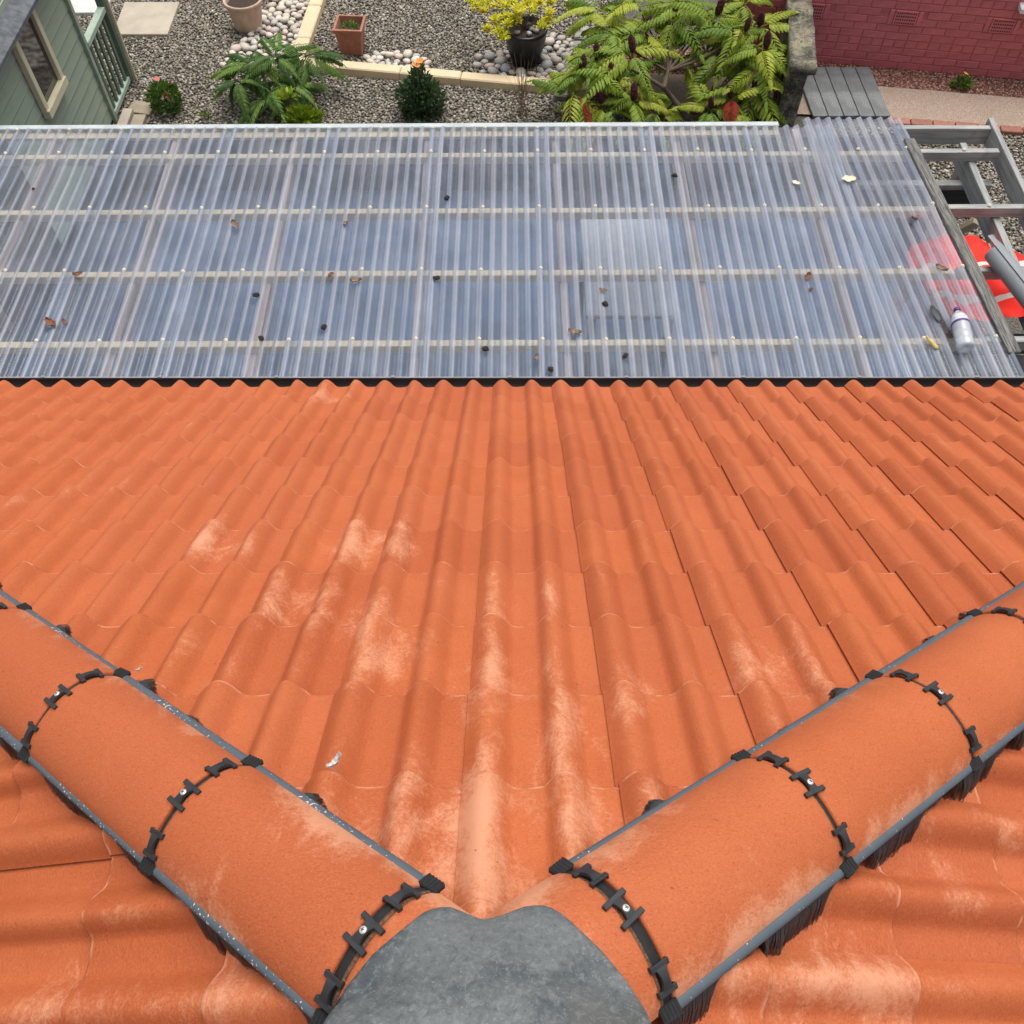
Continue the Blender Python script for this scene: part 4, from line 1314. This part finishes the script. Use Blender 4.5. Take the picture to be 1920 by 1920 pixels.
# yellow shrub in the black pot
b = thing("yellow_shrub", "bright yellow leaved shrub spilling over the black pot", "shrub", (.14, 9.12, .35))
m = MB()
def star_mesh(seed):
    rg = np.random.default_rng(seed); mm = MB()
    for i in range(16):
        a = rg.uniform(0, 6.28); e = rg.uniform(-.2, 1.1)
        d = Vector((math.cos(a) * math.cos(e), math.sin(a) * math.cos(e), math.sin(e))); q = d.cross(Vector((0, 0, 1))).normalized() * .011
        l = rg.uniform(.05, .085)
        mm.add([d * .006, d * l * .5 + q, d * l, d * l * .5 - q], [(0, 1, 2, 3)])
    return mm.mesh("leaf_cluster", YEL)
STARS = [star_mesh(i) for i in range(4)]
for px, py, Y in [(890, 14, 9.3), (905, 22, 9.25), (922, 8, 9.4), (962, 6, 9.35), (985, 12, 9.3), (1000, 20, 9.2), (938, 36, 9.05), (952, 34, 9.05), (966, 38, 9.0), (973, 28, 9.0), (928, 40, 9.0), (1025, 42, 9.0), (1018, 50, 8.95), (1030, 30, 9.05), (1075, 14, 9.2), (1070, 20, 9.15),
                  (946, 72, 8.9), (940, 62, 8.9), (916, 56, 8.92), (1015, 12, 9.3), (1032, 8, 9.4), (945, 12, 9.3), (975, 18, 9.15), (955, 50, 8.93), (935, 60, 8.92), (1000, 5, 9.4), (880, 5, 9.4), (908, 4, 9.4)]:
    u = (px - 960) / 1700; v = (960 - py) / 1700; T = R(57)
    k = Y / (v * math.sin(T) + math.cos(T))
    tp = Vector((u * k, Y, CAM_Z + (v * math.cos(T) - math.sin(T)) * k)) - Vector((.14, 9.12, .35))
    m.tube([(0, 0, 0), tp * .5 + Vector((0, 0, .06)), tp], [.005, .004, .002], 4)
    for q in range(3):
        mkobj("leaf_cluster", random.choice(STARS), b, loc=tp + Vector((random.gauss(0, .022), random.gauss(0, .022), random.gauss(0, .012))), rot=(0, 0, random.random() * 6))
m.build("stem", BARK, b)

# ------------------------------------------------------------------ things lying on the canopy
def wavy(px_name, mat, l, wd, seed, curl=.3, thick=.0015, lobes=3):
    rg = np.random.default_rng(seed); m = MB(); P = []
    for i in range(9):
        t = i / 8
        hw = wd * .5 * (math.sin(math.pi * min(.97, .06 + .92 * t)) ** .7) * (1 + .25 * math.sin(lobes * 6.28 * t + seed))
        P.append([(l * (t - .5), s_ * hw, curl * l * (t - .5) ** 2 + curl * 1.2 * abs(s_) ** 2 * wd * .5 + rg.normal(0, .0012)) for s_ in (-1, -.5, 0, .5, 1)])
    m.grid(P)
    m.grid([[(p[0], p[1], p[2] - thick) for p in reversed(row)] for row in P])
    return m.mesh(px_name, mat)
BROWN = m_simple("dead_leaf_brown", (.20, .085, .040), .8, 0, .3, 60, .3)
TAN = m_simple("dead_leaf_tan", (.24, .155, .10), .8, 0, .3, 60, .3)
MOSSD = m_simple("dark_moss", (.028, .018, .014), .95, 0, .5, 120, .8)
CHIP = m_simple("pale_wood_chip", (.72, .62, .44), .8, 0, .12, 60, .3)
def top_z(x, y): return zc(y, x) + AMP + .004
for i, (x, y, mt, s_, lab) in enumerate([
    (-1.838, 4.874, TAN, .075, "curled brown leaf just below the second purlin, left of the middle"), (-1.103, 4.874, TAN, .062, "long brown dead leaf below the second purlin near the middle"),
    (-.981, 4.328, TAN, .075, "crumpled brown leaf just below the third purlin near the middle"), (-2.806, 3.967, BROWN, .085, "larger reddish dead leaf above the nearest purlin at the far left"),
    (-2.726, 3.972, BROWN, .050, "smaller reddish dead leaf beside the larger one at the far left"), (-2.757, 4.401, BROWN, .060, "curled reddish leaf lying on the third purlin line at the left"),
    (-1.148, 4.381, BROWN, .055, "curled russet leaf on the third purlin line near the middle"), (1.862, 4.352, BROWN, .065, "russet leaf just below the third purlin on the right"),
    (1.858, 4.233, BROWN, .040, "small russet scrap under the russet leaf on the right"), (2.671, 4.911, TAN, .075, "grey brown leaf below the second purlin near the rough batten"),
    (.376, 3.87, TAN, .080, "oval grey brown leaf above the nearest purlin, right of the middle"), (.566, 4.233, TAN, .050, "small pinkish leaf below the third purlin, right of the middle"),
    (.142, 3.668, TAN, .050, "small tan leaf near the gutter in the middle"), (2.717, 4.415, TAN, .085, "brown broken scrap below the third purlin beside the rough batten")]):
    o = mkobj("dead_leaf", wavy("dead_leaf", mt, s_, s_ * .55, i, .5), loc=(x, y, top_z(x, y) + .004), rot=(random.gauss(0, .2), random.gauss(0, .2), random.uniform(0, 3.1)))
    tag(o, lab, "leaf", "dead leaves on the canopy")
def clump(seed, s_):
    bm = bmesh.new(); bmesh.ops.create_icosphere(bm, subdivisions=2, radius=1)
    rg = random.Random(seed)
    for v in bm.verts: v.co = Vector((v.co.x, v.co.y * .8, v.co.z * .55)) * s_ * rg.uniform(.7, 1.3)
    me = bpy.data.meshes.new("moss_clump"); bm.to_mesh(me); bm.free(); me.materials.append(MOSSD); return me
for i, (x, y, lab) in enumerate([
    (-1.595, 4.21, "dark moss clump below the third purlin, left of the middle"), (-1.141, 3.927, "dark moss clump above the nearest purlin, left of the middle"),
    (-1.505, 3.835, "dark moss clump sitting on the nearest purlin line"), (-.478, 4.357, "dark moss clump just below the third purlin in the middle"),
    (-.442, 5.146, "round dark moss clump between the first two purlins in the middle"), (.573, 4.117, "dark moss clump under the small pinkish leaf, right of the middle"),
    (1.127, 5.379, "round dark moss clump between the first two purlins on the right"), (.669, 3.684, "dark moss clump between the nearest purlin and gutter, right of the middle"),
    (.225, 3.576, "dark moss clump lying against the gutter"), (-.159, 3.744, "grey moss clump just below the nearest purlin in the middle"), (-3.294, 5.264, "tiny dark moss speck below the far purlin at the left")]):
    o = mkobj("moss_clump", clump(i, .021 if i < 10 else .012), loc=(x, y, top_z(x, y) + .004), rot=(0, 0, i))
    tag(o, lab, "moss", "moss clumps on the canopy")
o = mkobj("wood_chip", wavy("wood_chip", CHIP, .10, .065, 41, .2, .004, 2), loc=(2.316, 5.315, top_z(2.3, 5.3) + .012), rot=(0, 0, .1)); tag(o, "large pale ragged wood chip on the right of the clear sheets", "chip")
o = mkobj("wood_chip", wavy("wood_chip", CHIP, .062, .035, 42, .2, .003, 2), loc=(1.951, 5.287, top_z(1.95, 5.3) + .006), rot=(0, 0, -.6)); tag(o, "smaller pale wood chip left of the large ragged one", "chip")

# plastic water bottle lying with its base towards the house
BOT = NT("cloudy_bottle_plastic", .12, 0, .6); BOT.base((.82, .87, .93)); BOT.b.inputs["Transmission Weight"].default_value = .55; BOT.b.inputs["Coat Weight"].default_value = .4
LAB = NT("pale_bottle_label", .4)
c = LAB.coord(); lw = LAB.noise(LAB.mapping(c, (60, 60, 26)), 2.2, 2)
LAB.base(LAB.mix(LAB.ramp(lw, .60, .66, 0, .8), (.60, .62, .72), (.16, .15, .32)))
PUR = m_simple("purple_plastic", (.075, .035, .17), .35, 0, .05, 30, 0)
bt = thing("water_bottle", "clear plastic water bottle with purple cap lying on the clear sheets", "bottle", (2.655, 3.685, top_z(2.66, 3.8) + .052), rot=(R(-88), 0, R(-4)))
seg = [(0, .010), (.020, .004), (.036, .0), (.046, .006), (.050, .018), (.050, .060), (.0485, .066), (.050, .072), (.050, .11), (.0485, .116), (.050, .122), (.050, .20), (.047, .225), (.036, .255), (.022, .28), (.0155, .288), (.0155, .296)]
m = MB(); m.lathe(seg, seg=28); m.build("bottle_body", BOT.m, bt, smooth=True)
m = MB(); m.lathe([(.0508, .195), (.0508, .203), (.0478, .2275), (.040, .247)], seg=28); m.build("label_wrap", LAB.m, bt, smooth=True)
m = MB(); m.lathe([(.0510, .178), (.0514, .180), (.0514, .193), (.0510, .195)], seg=28); m.build("purple_band", PUR, bt, smooth=True)
m = MB(); m.lathe([(.0155, .290), (.0195, .290), (.0195, .312), (.017, .316), (0, .316)], seg=20); m.build("cap", PUR, bt, smooth=True)
# wire brush beside the bottle
wb = thing("wire_brush", "dark handled brush with reddish bristles lying beside the bottle", "brush", (2.60, 3.90, top_z(2.6, 3.9) + .012), rot=(0, 0, R(102)))
m = MB(); m.grid([[(.05 + .13 * t, -hw, .004 * math.sin(3 * t)), (.05 + .13 * t, 0, .010 + .004 * math.sin(3 * t)), (.05 + .13 * t, hw, .004 * math.sin(3 * t))] for t, hw in ((0, .016), (.25, .022), (.6, .024), (.85, .017), (1, .004))])
m.build("handle", BLACK, wb, smooth=True)
m = MB()
for i in range(260):
    x = random.uniform(-.10, .055); y = random.gauss(0, .011)
    m.add([(x, y, -.004), (x + .0022, y, -.004), (x + random.gauss(0, .006), y + random.gauss(0, .010), .018)], [(0, 1, 2)])
m.build("bristles", m_simple("rusty_bristle", (.10, .040, .030), .8, 0, .4, 200, 0), wb)
stuff(wb.children[-1])
yl = MB(); yl.box((0, 0, 0), (.026, .085, .018), ch=.006); yl.box((.001, .055, -.001), (.012, .03, .010), ch=.003)
o = yl.build("yellow_peg", m_simple("dull_yellow", (.50, .38, .10), .6, 0, .2, 40, .2), loc=(2.498, 3.765, top_z(2.5, 3.76) + .008), rot=(0, 0, .35)); tag(o, "small yellow plastic piece lying left of the bottle", "plastic piece")

# fluorescent jacket lying across the frame
JK = NT("fluorescent_red_fabric", .75)
c = JK.coord()
sp = JK.n("SeparateXYZ"); JK.l(c, sp.inputs[0])
warp = JK.math('MULTIPLY_ADD', JK.noise(c, 5, 2), .10, sp.outputs[1])
st1 = JK.math('LESS_THAN', JK.math('ABSOLUTE', JK.math('SUBTRACT', warp, .15)), .026)
st2 = JK.math('LESS_THAN', JK.math('ABSOLUTE', JK.math('SUBTRACT', warp, -.10)), .026)
st3 = JK.math('LESS_THAN', JK.math('ABSOLUTE', JK.math('SUBTRACT', sp.outputs[0], .19)), .026)
stripe = JK.math('MAXIMUM', JK.math('MAXIMUM', st1, st2), JK.math('MULTIPLY', st3, JK.math('GREATER_THAN', sp.outputs[1], .12)))
JK.base(JK.mix(stripe, (.90, .022, .008), (.62, .60, .55)))
jk = thing("safety_jacket", "crumpled fluorescent red safety jacket with silver bands under the timber frame", "jacket", (3.10, 4.55, 1.17))
P = []
rgj = np.random.default_rng(3)
for i in range(41):
    v_ = i / 40; y = -.36 + .74 * v_
    row = []
    hw0 = .33 + .02 * math.sin(9 * v_) - .10 * max(0, .35 - v_) * 2
    for j in range(41):
        s_ = -1 + j / 20
        x = s_ * hw0 + .06 * math.sin(5 * v_ + 1)
        z = .035 * math.sin(9 * x + 4 * y) + .028 * math.sin(14 * y - 6 * x + 1) + .012 * math.sin(31 * x + 17 * y) - .10 * max(0, abs(s_) - .75) * 2
        row.append((x, y, z + .05))
    P.append(row)
m = MB(); m.grid(P); m.build("jacket_body", JK.m, jk, smooth=True)
for sx, a0 in ((-1, 2.5), (1, .5)):
    m = MB()
    m.tube([(sx * .22, .22, .05), (sx * .30, .14, .06), (sx * .31, -.02, .04), (sx * .26, -.16, .03)], [.085, .075, .068, .058], 12)
    m.v = [(p[0], p[1], p[2] * .62 + .01 * math.sin(50 * p[1])) for p in m.v]
    m.build("sleeve", JK.m, jk, smooth=True)

# grey roll of sheet resting on the timbers
ROLL = m_simple("grey_membrane", (.23, .25, .265), .55, 0, .06, 8, .1)
gr_ = thing("membrane_roll", "grey rolled sheet of membrane resting on the open timber frame", "roll", (3.06, 4.52, zc(4.5) + .080), rot=(R(-2), 0, R(-164)))
m = MB(); P = []
for i in range(2):
    yy = (0, 1.5)[i]
    row = []
    for k in range(61):
        a = k / 60 * 2 * math.pi * 1.55 + 2.4
        r_ = .064 - .010 * k / 60
        row.append((r_ * math.cos(a), yy, r_ * math.sin(a)))
    P.append(row)
m.grid(P)
m.build("rolled_sheet", ROLL, gr_, smooth=True)
m = MB(); P = []
for i, yy in enumerate((-.09, .0, .5, 1.5)):
    row = []
    for k in range(25):
        a = 1.25 + k / 24 * (.9 if i == 0 else 2.6)
        r_ = .0675
        row.append((r_ * math.cos(a), yy, r_ * math.sin(a)))
    P.append(row)
m.grid(P); m.build("loose_edge", ROLL, gr_, smooth=True)

# scraps on the roof
FOIL = m_simple("pale_scrap", (.55, .53, .50), .4, .2, .1, 60, 0)
def on_front(x, y): return Vector((x, y, E0.z + (E0.y - y) * math.tan(PF)))
for nm, x, y, s_, mt, lab in (("paper_scrap", -.335, .54, .036, FOIL, "thin pale curled scrap lying on a tile by the left hip"),
                              ("mortar_crumb", -.84, .815, .014, FOIL, "tiny grey crumb on the tiles near the left hip, nearer the lead cap"),
                              ("mortar_crumb", -1.33, 1.04, .014, FOIL, "tiny grey crumb on the tiles near the left hip, farther down")):
    p = on_front(x, y)
    o = mkobj(nm, wavy(nm, mt, s_, s_ * .4, 5, .8), loc=p + N_F * .004, rot=(-PF, 0, 1.0)); tag(o, lab, "scrap")
